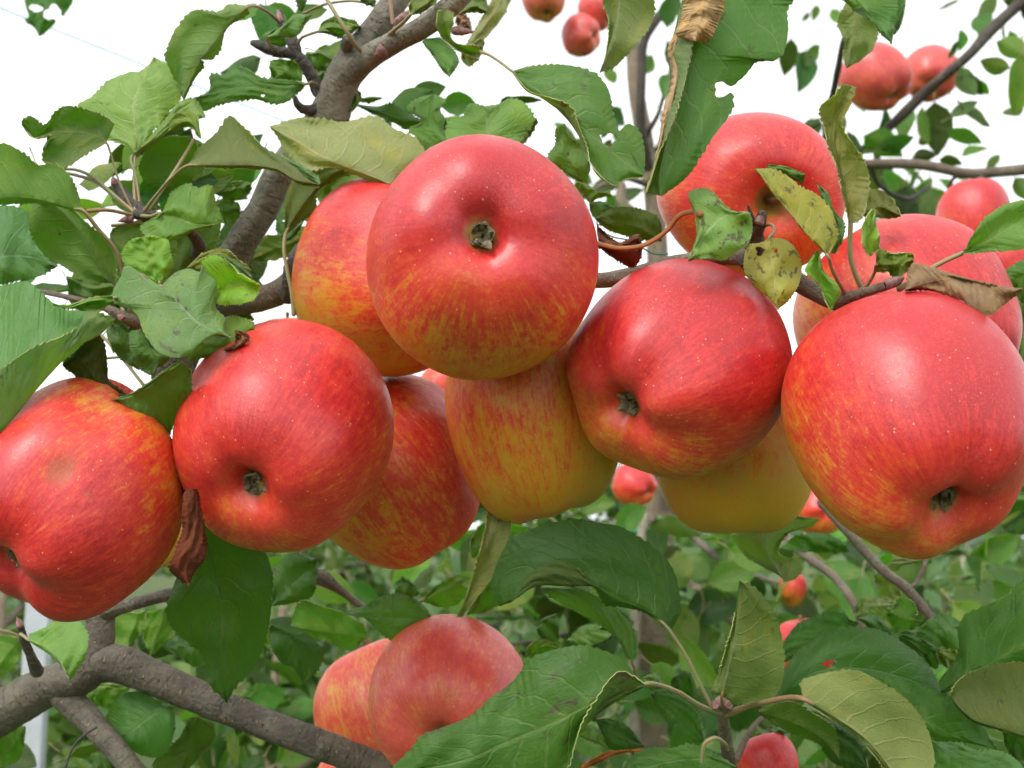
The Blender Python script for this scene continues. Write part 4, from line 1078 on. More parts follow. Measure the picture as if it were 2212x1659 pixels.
# --- right: leaves among the apples
L('s', .37, [(600,385),(430,410),(300,510),(190,640),(110,770),(45,870)], [(590,383),(480,360),(380,280),(300,180),(210,135),(55,185),(70,300),(120,420),(140,560),(110,700),(45,865)],
  [(620,375),(660,380),(695,480),(690,600),(650,710),(530,780),(410,870),(280,850),(170,850),(50,880)], tint=(1.3,1.35,1.55), harm=1.0, tilt=.35, nt=110, teeth=26, amp=2.8, pet=[(600,385),(660,420),(710,500)], pd=.395)
L('s', .38, [(865,645),(885,780),(900,950),(930,1150),(955,1370)], [(840,660),(780,690),(650,720),(610,880),(620,1000),(720,1130),(860,1250),(950,1370)], [(900,640),(1000,650),(1090,700),(1180,830),(1195,1000),(1150,1150),(1060,1280),(955,1370)],
  tint=(2.2,1.6,1.9), harm=.95, tilt=.3, nt=110, holes=((775,775,46,48),(935,775,20,24),(912,830,12,16)), teeth=29, amp=2.8, pet=[(865,645),(912,590),(912,530),(870,505),(830,520),(800,560)], pd=.395, pr=4, label='mottled yellowing leaf with small insect holes')
L('s', .368, [(1465,830),(1370,720),(1230,570),(1100,400),(950,220),(800,20),(724,-56)], [(1480,790),(1540,700),(1570,600),(1540,480),(1490,350),(1350,200),(1200,130),(1060,20),(900,-60),(724,-56)],
  [(1455,828),(1360,728),(1218,585),(1088,415),(935,235),(785,30),(724,-56)], tint=(1.85,1.3,1.0), harm=.9, tilt=.2, nt=110, teeth=26, pet=[(1465,830),(1500,950),(1560,1070),(1620,1180),(1605,1225)], pd=.384, pr=4.5, label='yellowing leaf with a scorched brown patch')
L('s', .382, [(1500,800),(1560,600),(1480,350),(1360,100)], [(1490,790),(1500,500),(1400,250),(1355,100)], [(1540,790),(1620,640),(1625,470),(1540,390),(1450,170),(1360,100)], tint=(.9,1.05,1.0), harm=.4)
L('30', .385, [(0,1085),(120,1095),(240,1130)], [(0,1068),(100,1075),(240,1125)], [(50,1110),(190,1170),(220,1190),(240,1135)], tint=(.8,.95,.6), harm=.5)
L('30', .378, [(535,1440),(510,1250),(470,1080),(440,900),(430,750),(470,620),(520,550)], [(545,1445),(590,1420),(640,1310),(655,1190),(630,1060),(560,950),(490,850),(475,800),(530,680),(570,570)],
  [(525,1430),(490,1280),(450,1090),(400,960),(360,800),(340,690),(430,625),(480,545)], up=0, tint=(1.1,.98,.8), harm=.55, nt=110, cup=-4, pet=[(535,1440),(532,1550),(535,1659),(560,1760),(600,1850),(615,1890)], pd=.385, pr=6.5)
L('30', .40, [(620,1370),(720,1340),(860,1400)], [(630,1300),(660,1235),(730,1235),(810,1300),(860,1400)], [(620,1400),(740,1412),(860,1405)], up=0, tint=(.85,.85,.55), harm=.9)
L('30', .362, [(665,1655),(650,1540),(670,1440),(688,1355)], [(655,1659),(620,1600),(605,1490),(640,1410),(680,1350)], [(720,1600),(725,1540),(700,1450),(690,1360)], tint=(1.7,1.6,2.0), harm=.4, cup=-3, amp=2.1)
L('31', .366, [(700,60),(820,50),(945,30)], [(700,20),(720,-50),(790,-15),(935,-15),(945,20)], [(700,105),(790,105),(810,135),(890,110),(945,50)], up=0, tint=(.8,.95,.35), harm=.4, pet=[(700,60),(690,110),(640,190),(560,240)], pd=.381, pr=4, stalk=M_STALK_RED)
L('s', .372, [(1370,780),(1370,950),(1390,1080),(1430,1230),(1490,1375)], [(1375,775),(1390,900),(1450,1015),(1530,1080),(1585,1185),(1545,1300),(1490,1375)], [(1350,770),(1280,870),(1230,970),(1290,1040),(1370,1110),(1420,1230),(1490,1375)], tint=(1.2,1.4,.9), harm=.2, tilt=.1, cup=-4, amp=2.1)
L('31', .350, [(890,220),(1050,170),(1200,150),(1380,170),(1520,195),(1650,212)], [(890,222),(1050,225),(1200,270),(1270,295),(1300,345),(1400,385),(1460,370),(1550,300),(1650,220)], [(890,215),(940,45),(1010,60),(1120,90),(1300,150),(1480,190),(1650,210)],
  mats=DRY, tint=(.95,.92,.88), cup=3, tilt=.5, nt=110, label='curled brown dead leaf lying on top of an apple')
L('30', .370, [(1250,1645),(1400,1570),(1550,1480),(1750,1370),(1900,1300)], [(1270,1640),(1450,1625),(1659,1610),(1800,1500),(1900,1300)], [(1290,1610),(1340,1500),(1420,1400),(1530,1330),(1659,1295),(1900,1290)], tint=(1.0,1.15,.95), harm=.4, cup=-3, tilt=.1,
  pet=[(1250,1645),(1150,1690),(1040,1750),(950,1810),(850,1872)], pd=.372, pr=6)
L('31', .43, [(1800,100),(1650,130),(1540,190)], [(1800,-20),(1640,30),(1520,120),(1540,190)], [(1800,300),(1650,300),(1600,250),(1540,195)], tint=(.8,1.0,.8))
L('31', .44, [(1700,250),(1720,500),(1650,760)], [(1600,280),(1570,400),(1560,560),(1610,740),(1650,765)], [(1850,300),(1850,500),(1750,700),(1650,765)], tint=(.85,1.0,1.1), tilt=.2)
L('31', .46, [(1750,1200),(1720,1400),(1700,1550)], [(1659,1150),(1610,1280),(1580,1400),(1600,1480),(1700,1550)], [(1850,1200),(1850,1450),(1700,1560)], tint=(1.1,1.05,1.0))
# --- lower left
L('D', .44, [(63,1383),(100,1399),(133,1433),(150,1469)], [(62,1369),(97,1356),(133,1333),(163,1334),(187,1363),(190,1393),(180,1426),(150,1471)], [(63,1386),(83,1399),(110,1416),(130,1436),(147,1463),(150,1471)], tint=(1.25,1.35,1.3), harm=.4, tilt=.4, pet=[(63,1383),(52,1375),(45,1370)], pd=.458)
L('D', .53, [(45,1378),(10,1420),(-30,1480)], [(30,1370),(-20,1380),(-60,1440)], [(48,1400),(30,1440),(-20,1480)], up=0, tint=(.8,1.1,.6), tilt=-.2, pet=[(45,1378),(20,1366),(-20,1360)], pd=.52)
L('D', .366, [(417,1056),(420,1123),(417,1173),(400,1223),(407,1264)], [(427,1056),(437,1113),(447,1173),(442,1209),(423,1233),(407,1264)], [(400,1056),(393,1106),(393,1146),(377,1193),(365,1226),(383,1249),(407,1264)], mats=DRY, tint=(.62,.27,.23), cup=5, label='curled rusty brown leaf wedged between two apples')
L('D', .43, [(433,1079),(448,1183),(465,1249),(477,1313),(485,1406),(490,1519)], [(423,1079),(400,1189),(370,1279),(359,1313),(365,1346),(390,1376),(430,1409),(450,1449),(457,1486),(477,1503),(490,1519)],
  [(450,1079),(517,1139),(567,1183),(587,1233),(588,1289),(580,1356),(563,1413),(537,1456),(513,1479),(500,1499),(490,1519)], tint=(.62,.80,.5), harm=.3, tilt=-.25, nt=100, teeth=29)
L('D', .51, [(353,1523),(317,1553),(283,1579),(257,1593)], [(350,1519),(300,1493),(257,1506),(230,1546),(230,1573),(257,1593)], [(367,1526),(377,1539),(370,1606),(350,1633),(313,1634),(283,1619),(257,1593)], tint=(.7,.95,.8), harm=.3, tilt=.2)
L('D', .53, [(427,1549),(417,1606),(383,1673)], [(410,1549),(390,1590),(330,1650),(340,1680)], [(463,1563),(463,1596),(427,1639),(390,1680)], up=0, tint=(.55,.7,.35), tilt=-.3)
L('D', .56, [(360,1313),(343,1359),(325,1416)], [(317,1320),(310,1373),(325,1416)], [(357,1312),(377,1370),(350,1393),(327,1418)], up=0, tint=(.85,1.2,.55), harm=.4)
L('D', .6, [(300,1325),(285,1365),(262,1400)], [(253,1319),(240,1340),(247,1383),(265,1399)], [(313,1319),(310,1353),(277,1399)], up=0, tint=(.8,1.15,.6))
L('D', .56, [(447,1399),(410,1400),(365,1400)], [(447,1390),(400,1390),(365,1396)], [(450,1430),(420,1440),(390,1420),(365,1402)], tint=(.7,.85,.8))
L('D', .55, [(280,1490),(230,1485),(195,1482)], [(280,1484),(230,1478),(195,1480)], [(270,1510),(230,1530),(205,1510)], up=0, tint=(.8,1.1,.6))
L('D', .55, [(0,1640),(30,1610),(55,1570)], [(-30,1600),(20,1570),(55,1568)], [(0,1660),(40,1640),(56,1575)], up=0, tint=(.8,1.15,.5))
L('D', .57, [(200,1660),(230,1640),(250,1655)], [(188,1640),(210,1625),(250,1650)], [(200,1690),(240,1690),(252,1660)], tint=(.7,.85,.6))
tube('petiole', [P(210, 1570, .485), P(185, 1585, .482), P(160, 1610, .48), P(140, 1660, .48)], [2.6*.48/F]*4, M_DARKBARK, b_lowdown, 7, 18)
# --- lower centre
L('12', .51, [(110,600),(220,480),(330,380),(390,300)], [(105,590),(110,400),(180,300),(290,275),(395,310)], [(110,610),(240,590),(360,550),(395,430),(395,310)], tint=(.65,.85,.75), tilt=.1)
L('12', .49, [(90,730),(200,800),(280,900),(300,1115)], [(90,750),(90,850),(150,960),(250,1020),(300,1115)], [(100,725),(280,760),(430,890),(440,940),(390,1040),(300,1115)], tint=(.6,.8,.65), tilt=0)
L('12', .51, [(720,820),(560,790),(400,770),(225,740)], [(730,800),(700,740),(560,655),(420,610),(300,575),(240,660),(225,740)], [(690,840),(600,895),(470,840),(340,800),(225,745)], up=0, tint=(.6,1.0,.4), harm=.4, tilt=-.3)
L('12', .495, [(1150,700),(1000,690),(850,680),(700,680),(560,655)], [(1150,690),(1080,600),(980,540),(860,535),(760,570),(690,610),(560,652)], [(1100,720),(1000,800),(920,850),(800,780),(720,700),(640,655),(560,657)], tint=(.75,.95,.7), harm=.3, tilt=.1, teeth=24)
L('12', .44, [(1320,680),(1400,520),(1480,330),(1540,150),(1580,0),(1560,-90)], [(1300,680),(1370,530),(1430,330),(1480,150),(1500,0),(1510,-90)], [(1340,680),(1430,550),(1560,370),(1610,230),(1650,100),(1640,-20),(1570,-100)], up=0, tint=(1.35,1.2,1.2), cup=-5, harm=.2, nt=110)
L('12', .56, [(1080,570),(1180,520),(1330,470)], [(1100,540),(1250,430),(1400,420)], [(1090,580),(1250,620),(1400,520)], up=0, tint=(.7,1.05,.45), tilt=-.3, pet=[(1080,570),(1060,610),(1080,700)], pd=.6)
L('12', .57, [(900,500),(980,460),(1060,520)], [(890,470),(950,425),(1040,480)], [(900,540),(980,560),(1060,530)], tint=(.8,1,.9))
L('12', .56, [(1390,250),(1480,180),(1560,60)], [(1390,200),(1440,100),(1500,60)], [(1400,300),(1500,280),(1560,100)], up=0, tint=(.7,1.05,.45))
L('12', .50, [(1640,250),(1600,420),(1460,560),(1370,660)], [(1560,250),(1500,420),(1400,580),(1370,660)], [(1700,300),(1660,520),(1500,640),(1370,665)], up=0, tint=(.65,1.0,.4), tilt=-.2)
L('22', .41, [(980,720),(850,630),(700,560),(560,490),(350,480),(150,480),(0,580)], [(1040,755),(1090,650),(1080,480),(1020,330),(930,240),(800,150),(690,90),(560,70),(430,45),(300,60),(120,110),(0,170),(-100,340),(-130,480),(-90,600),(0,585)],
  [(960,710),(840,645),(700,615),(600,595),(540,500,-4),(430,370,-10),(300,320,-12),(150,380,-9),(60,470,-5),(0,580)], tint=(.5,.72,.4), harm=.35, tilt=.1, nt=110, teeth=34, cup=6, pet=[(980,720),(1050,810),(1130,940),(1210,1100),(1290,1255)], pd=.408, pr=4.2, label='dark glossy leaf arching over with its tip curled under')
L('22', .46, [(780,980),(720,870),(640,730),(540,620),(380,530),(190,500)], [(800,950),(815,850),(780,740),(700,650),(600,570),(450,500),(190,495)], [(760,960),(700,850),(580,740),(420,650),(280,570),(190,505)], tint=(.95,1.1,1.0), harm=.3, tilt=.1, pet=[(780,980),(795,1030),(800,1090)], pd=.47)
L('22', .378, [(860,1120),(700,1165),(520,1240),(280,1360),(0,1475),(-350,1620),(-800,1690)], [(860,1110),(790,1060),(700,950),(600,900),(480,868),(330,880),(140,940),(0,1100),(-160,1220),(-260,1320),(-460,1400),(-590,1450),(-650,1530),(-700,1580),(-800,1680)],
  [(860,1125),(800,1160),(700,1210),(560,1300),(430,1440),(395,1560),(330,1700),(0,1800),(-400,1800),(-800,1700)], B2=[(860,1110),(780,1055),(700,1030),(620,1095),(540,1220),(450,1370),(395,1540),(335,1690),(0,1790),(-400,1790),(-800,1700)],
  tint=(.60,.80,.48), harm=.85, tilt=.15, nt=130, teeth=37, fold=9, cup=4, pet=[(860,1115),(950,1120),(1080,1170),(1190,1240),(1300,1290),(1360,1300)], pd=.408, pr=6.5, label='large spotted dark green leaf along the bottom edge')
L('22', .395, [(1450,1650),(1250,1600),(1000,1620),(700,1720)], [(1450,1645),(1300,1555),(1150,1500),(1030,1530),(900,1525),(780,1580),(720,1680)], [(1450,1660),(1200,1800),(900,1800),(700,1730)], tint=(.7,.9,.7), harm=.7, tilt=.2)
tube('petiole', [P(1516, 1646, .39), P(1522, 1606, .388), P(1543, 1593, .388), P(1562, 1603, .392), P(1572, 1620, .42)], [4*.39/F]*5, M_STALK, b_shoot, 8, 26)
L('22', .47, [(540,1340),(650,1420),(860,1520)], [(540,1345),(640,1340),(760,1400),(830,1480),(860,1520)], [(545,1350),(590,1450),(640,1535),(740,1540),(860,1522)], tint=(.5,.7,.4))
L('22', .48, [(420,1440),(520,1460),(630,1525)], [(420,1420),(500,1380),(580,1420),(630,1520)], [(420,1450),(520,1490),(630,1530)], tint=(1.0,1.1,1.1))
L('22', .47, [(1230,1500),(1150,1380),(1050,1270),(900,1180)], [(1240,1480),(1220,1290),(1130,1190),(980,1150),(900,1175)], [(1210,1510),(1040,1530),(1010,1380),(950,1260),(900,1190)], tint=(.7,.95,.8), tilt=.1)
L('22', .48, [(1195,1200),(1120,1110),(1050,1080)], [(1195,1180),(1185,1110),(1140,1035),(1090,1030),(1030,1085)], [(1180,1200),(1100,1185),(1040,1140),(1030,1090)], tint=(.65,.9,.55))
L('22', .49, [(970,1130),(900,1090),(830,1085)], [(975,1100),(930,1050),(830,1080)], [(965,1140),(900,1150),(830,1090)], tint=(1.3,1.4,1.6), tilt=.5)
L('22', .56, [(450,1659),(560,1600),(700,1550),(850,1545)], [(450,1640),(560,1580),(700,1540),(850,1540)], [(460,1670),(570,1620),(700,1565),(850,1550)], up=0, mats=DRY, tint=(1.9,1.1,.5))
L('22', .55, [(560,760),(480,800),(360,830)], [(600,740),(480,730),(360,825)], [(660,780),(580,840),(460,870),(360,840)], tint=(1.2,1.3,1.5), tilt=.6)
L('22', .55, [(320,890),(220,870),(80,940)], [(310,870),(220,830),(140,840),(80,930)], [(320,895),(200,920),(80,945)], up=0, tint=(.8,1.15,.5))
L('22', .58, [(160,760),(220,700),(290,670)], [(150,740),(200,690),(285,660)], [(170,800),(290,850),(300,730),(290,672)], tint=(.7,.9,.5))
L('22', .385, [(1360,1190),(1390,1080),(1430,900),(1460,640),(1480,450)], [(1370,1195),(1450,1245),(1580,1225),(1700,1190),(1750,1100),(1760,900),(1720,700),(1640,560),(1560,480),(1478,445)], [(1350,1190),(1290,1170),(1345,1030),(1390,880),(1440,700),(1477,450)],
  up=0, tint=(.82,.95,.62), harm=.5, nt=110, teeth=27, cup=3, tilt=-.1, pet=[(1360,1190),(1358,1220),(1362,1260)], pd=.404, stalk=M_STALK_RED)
# --- lower right
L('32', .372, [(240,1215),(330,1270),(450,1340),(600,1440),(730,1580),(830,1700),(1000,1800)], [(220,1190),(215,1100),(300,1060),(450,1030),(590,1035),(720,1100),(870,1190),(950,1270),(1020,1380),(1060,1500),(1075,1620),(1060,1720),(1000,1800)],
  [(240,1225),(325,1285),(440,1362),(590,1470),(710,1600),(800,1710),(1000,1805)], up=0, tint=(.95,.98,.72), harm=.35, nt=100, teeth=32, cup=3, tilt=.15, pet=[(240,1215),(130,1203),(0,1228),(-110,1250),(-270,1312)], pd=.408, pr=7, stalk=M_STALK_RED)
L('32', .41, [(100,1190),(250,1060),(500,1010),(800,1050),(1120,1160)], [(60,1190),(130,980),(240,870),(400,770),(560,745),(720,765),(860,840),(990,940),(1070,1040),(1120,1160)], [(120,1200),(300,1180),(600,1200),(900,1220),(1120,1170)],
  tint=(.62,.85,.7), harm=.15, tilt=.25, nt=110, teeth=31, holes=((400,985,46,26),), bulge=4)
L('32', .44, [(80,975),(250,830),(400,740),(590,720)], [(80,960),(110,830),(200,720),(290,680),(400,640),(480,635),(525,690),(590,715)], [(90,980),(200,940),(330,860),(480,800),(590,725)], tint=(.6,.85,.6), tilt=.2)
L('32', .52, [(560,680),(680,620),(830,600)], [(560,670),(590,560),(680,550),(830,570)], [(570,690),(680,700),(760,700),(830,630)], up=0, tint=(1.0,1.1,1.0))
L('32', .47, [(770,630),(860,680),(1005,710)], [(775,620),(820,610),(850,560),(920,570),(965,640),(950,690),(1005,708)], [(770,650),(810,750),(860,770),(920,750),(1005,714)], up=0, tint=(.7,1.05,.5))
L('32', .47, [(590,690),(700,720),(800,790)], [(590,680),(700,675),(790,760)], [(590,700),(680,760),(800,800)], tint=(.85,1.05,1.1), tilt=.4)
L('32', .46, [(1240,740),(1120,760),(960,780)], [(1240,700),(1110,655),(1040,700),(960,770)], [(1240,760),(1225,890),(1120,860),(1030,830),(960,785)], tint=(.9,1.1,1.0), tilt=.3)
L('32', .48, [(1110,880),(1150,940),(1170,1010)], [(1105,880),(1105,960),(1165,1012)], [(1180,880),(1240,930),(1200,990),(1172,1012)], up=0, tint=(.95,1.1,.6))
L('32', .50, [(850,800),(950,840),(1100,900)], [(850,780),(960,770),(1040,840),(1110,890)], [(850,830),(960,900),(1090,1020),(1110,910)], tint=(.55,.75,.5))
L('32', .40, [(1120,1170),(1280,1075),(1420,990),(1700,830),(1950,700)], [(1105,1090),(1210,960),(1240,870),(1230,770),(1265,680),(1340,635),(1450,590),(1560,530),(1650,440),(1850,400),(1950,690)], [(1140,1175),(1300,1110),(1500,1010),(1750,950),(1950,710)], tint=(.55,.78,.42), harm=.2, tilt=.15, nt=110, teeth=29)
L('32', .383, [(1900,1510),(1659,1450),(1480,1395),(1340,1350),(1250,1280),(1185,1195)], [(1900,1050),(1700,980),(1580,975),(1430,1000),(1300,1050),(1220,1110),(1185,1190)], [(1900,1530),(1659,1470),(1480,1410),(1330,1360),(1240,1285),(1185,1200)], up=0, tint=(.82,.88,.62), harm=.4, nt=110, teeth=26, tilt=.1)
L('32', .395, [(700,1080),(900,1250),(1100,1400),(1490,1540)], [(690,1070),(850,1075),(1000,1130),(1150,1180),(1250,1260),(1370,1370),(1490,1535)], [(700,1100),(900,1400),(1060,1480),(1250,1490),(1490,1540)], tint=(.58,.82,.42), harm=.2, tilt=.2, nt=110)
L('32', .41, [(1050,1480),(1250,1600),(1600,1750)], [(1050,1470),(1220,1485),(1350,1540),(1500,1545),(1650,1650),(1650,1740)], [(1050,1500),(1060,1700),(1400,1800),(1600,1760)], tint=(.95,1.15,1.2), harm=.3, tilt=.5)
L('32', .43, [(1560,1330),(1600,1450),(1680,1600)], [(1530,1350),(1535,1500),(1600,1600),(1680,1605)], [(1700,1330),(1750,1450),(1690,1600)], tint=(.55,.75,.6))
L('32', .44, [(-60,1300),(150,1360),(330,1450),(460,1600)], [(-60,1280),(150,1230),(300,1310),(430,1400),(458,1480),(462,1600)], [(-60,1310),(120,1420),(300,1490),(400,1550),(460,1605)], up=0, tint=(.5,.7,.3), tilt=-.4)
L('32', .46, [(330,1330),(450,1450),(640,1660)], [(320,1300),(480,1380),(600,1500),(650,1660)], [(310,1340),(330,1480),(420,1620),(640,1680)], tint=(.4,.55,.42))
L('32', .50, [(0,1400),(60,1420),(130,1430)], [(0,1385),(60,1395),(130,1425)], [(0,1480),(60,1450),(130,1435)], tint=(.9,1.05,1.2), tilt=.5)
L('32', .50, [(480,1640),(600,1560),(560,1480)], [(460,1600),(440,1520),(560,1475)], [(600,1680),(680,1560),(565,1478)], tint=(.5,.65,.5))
# withered pale leaf under the yellow green apple
L('w', .50, [(1540,740),(1450,580),(1370,450),(1350,300),(1420,150),(1580,50)], [(1480,640),(1400,620),(1250,540),(1110,430),(1020,270),(1150,200),(1400,100),(1580,40)], [(1640,720),(1720,600),(1700,510),(1560,500),(1480,450),(1500,340),(1600,230),(1760,200),(1890,100),(1700,80),(1580,45)], up=0, tint=(1.0,1.05,1.05), harm=.2, nt=110)
L('w', .58, [(1740,440),(1900,360),(2180,400)], [(1520,400),(1600,300),(1750,250),(1950,250),(2150,350),(2190,430)], [(1740,430),(1950,440),(2190,435)], tint=(.6,.85,.55))
L('32', .58, [(790,330),(880,330),(1010,310)], [(780,330),(850,290),(1000,280)], [(700,400),(800,390),(890,335),(1000,340)], up=0, tint=(1.1,1.1,1.1), harm=.1)
L('32', .58, [(760,420),(780,500),(850,600)], [(680,400),(720,500),(760,590),(850,600)], [(780,410),(830,480),(870,560),(850,602)], up=0, tint=(1.1,1.1,1.0), harm=.1)
# --- upper right foreground
L('30', .455, [(520,-80),(660,80),(740,180),(803,285)], [(430,-60),(560,70),(680,150),(730,220),(803,285)], [(800,-80),(838,20),(820,160),(803,285)], tint=(.8,1.0,.8), tilt=.1)
L('30', .53, [(560,20),(570,150),(530,320),(510,440)], [(500,20),(450,150),(490,250),(495,400),(510,442)], [(680,100),(715,200),(680,310),(600,390),(510,442)], up=0, tint=(.95,1.0,.85))
L('30', .48, [(870,-60),(850,100),(815,220)], [(830,-60),(820,120),(815,220)], [(900,-60),(880,100),(850,190),(815,222)], tint=(.85,1.05,.85))
# ragged leaf against the sky, top left
L('00', .80, [(330,-80),(260,60),(250,232)], [(160,-80),(165,40),(185,110),(160,125),(230,190),(250,232)], [(470,-60),(470,10),(400,115),(360,140),(330,180),(258,234)], tint=(.7,.95,.9), nt=110, holes=((230,50,38,28),(345,85,58,50),(280,130,22,12)), harm=.1)
# ------------------------------------------------------------------ leaves further off: shared shapes
def mat_leaf_far():
    t = NT('leaf_far')
    info = t.n('ShaderNodeObjectInfo')
    at = t.attr('shade').outputs['Fac']
    rnd = t.math('FRACT', t.math('ADD', at, info.outputs['Random']))
    uv, u, v = leaf_coords(t)
    au = t.math('ABSOLUTE', u)
    mid = t.math('SUBTRACT', 1.0, t.math('DIVIDE', au, 0.10), clamp=True)
    col = t.ramp(rnd, [(0.0, (0.020, 0.062, 0.015)), (0.40, (0.045, 0.125, 0.026)), (0.68, (0.075, 0.170, 0.038)), (0.9, (0.14, 0.20, 0.06)), (1.0, (0.27, 0.27, 0.14))])
    col = t.mix(t.math('MULTIPLY', mid, 0.5), col, (0.22, 0.27, 0.10))
    b = t.bsdf(col, 0.45, 0.5)
    tr = t.n('ShaderNodeBsdfTranslucent')
    t.put(tr.inputs['Color'], t.mix(rnd, (0.16, 0.34, 0.025), (0.32, 0.46, 0.06)))
    ms = t.n('ShaderNodeMixShader')
    ms.inputs[0].default_value = 0.27
    t.t.links.new(b, ms.inputs[1])
    t.t.links.new(tr.outputs[0], ms.inputs[2])
    return t.done(ms.outputs[0])
M_FAR = mat_leaf_far()

def leaf_shape(seed, rows, cols, skins=1):
    """unit leaf along +Y, blade facing +Z, length 1; returns verts, faces, uv"""
    r = np.random.default_rng(seed)
    t = np.linspace(0, 1, rows)
    w = 0.30 * np.sin(np.pi * np.clip(t, 0, 1) ** 0.85) ** 0.8 * (1 - 0.12 * t) + 0.004
    u = np.linspace(-1, 1, cols)
    bend = r.uniform(-0.9, 0.9)
    cupv = r.uniform(0.1, 0.55) * r.choice([1, 1, -0.6])
    tw = r.uniform(-0.5, 0.5)
    T, U = np.meshgrid(t, u, indexing='ij')
    jag = 1 + 0.07 * np.sin(T * 40 + seed) * (np.abs(U) > 0.9)
    X = U * w[:, None] * jag
    Y = T
    Z = cupv * np.abs(X) - bend * 0.35 * (T - 0.3) ** 2 + tw * X * T + 0.02 * np.sin(T * 12 + U * 3 + seed)
    X = X + 0.05 * r.uniform(-1, 1) * np.sin(T * 3)
    V = np.stack([X, Y, Z], -1).reshape(-1, 3)
    i, j = np.meshgrid(np.arange(rows - 1), np.arange(cols - 1), indexing='ij')
    f = np.stack([i * cols + j, i * cols + j + 1, (i + 1) * cols + j + 1, (i + 1) * cols + j], -1).reshape(-1, 4)
    uv = np.stack([(U + 1) / 2, T], -1).reshape(-1, 2)
    return V, f, uv

# a part leaf is a two-skinned blade with a stalk, 60-odd triangles, shared between copies
SHAPES = []
for s in range(8):
    V, f, uv = leaf_shape(s + 1, 7, 5)
    n0 = len(V)
    V2 = V.copy(); V2[:, 2] -= 0.006
    sv, sf, suv = tube_arrays([(0, -0.32, -0.06 * ((s % 3) - 1)), (0, -0.15, -0.01), (0, 0.05, -0.004)], [0.016, 0.013, 0.01], 4)
    me = bpy.data.meshes.new('leaf_blade')
    allv = np.vstack([V, V2, sv])
    allf = np.vstack([f, f[:, ::-1] + n0, sf + 2 * n0])
    me.from_pydata(allv.tolist(), [], allf.tolist())
    l = me.uv_layers.new(name='UVMap')
    alluv = np.vstack([uv, uv, suv * 0 + 0.5])
    l.data.foreach_set('uv', alluv[allf.ravel()].astype(np.float32).ravel())
    for m in (M_TOP, M_UND, M_STALK):
        me.materials.append(m)
    me.polygons.foreach_set('material_index', np.concatenate([np.zeros(len(f)), np.ones(len(f)), np.full(len(sf), 2)]).astype(np.int32))
    me.polygons.foreach_set('use_smooth', np.ones(len(allf), bool))
    me.update()
    SHAPES.append(me)
FAR_SHAPES = [leaf_shape(40 + s, 5, 3) for s in range(6)]

def leaf_matrix(pos, ydir, normal, size):
    y = np.asarray(ydir, float); y /= np.linalg.norm(y)
    n = np.asarray(normal, float)
    n = n - y * (n @ y)
    n /= np.linalg.norm(n) + 1e-9
    x = np.cross(y, n)
    m = np.eye(4)
    m[:3, 0], m[:3, 1], m[:3, 2], m[:3, 3] = x * size, y * size, n * size, pos
    return m

def part_leaf(parent, m, r, tint=None):
    o = bpy.data.objects.new('leaf', SHAPES[r.integers(len(SHAPES))])
    COL.objects.link(o)
    o.parent = parent
    o.matrix_parent_inverse = Matrix.Translation(parent.location).inverted()
    o.matrix_basis = Matrix(m.tolist())
    if tint is None:
        g = r.uniform(0.42, 1.1)
        tint = (g * r.uniform(0.62, 0.98), g * 1.05, g * r.uniform(0.5, 0.9))
    o.color = (*tint, float(r.uniform(0, 0.5)))
    return o

def foliage(parent, mats_list, r, name='foliage'):
    vs, fs, uvs, sh = [], [], [], []
    off = 0
    for m in mats_list:
        V, f, uv = FAR_SHAPES[r.integers(len(FAR_SHAPES))]
        vs.append(V @ m[:3, :3].T + m[:3, 3])
        fs.append(f + off)
        uvs.append(uv)
        sh.append(np.full(len(V), r.uniform(0, 1)))
        off += len(V)
    o = mesh_obj(name, np.vstack(vs), np.vstack(fs), M_FAR, parent, uv=np.vstack(uvs), attrs={'shade': np.concatenate(sh)})
    o['kind'] = 'stuff'
    return o

def rnd_leaf(r, pos, size, outward=None):
    d = r.normal(size=3)
    d[2] -= 0.35
    if outward is not None:
        d += outward * 0.8
    n = r.normal(size=3) * 0.8 + np.array([0, -0.25, 0.8])
    return leaf_matrix(pos, d, n, size * r.uniform(0.75, 1.2))

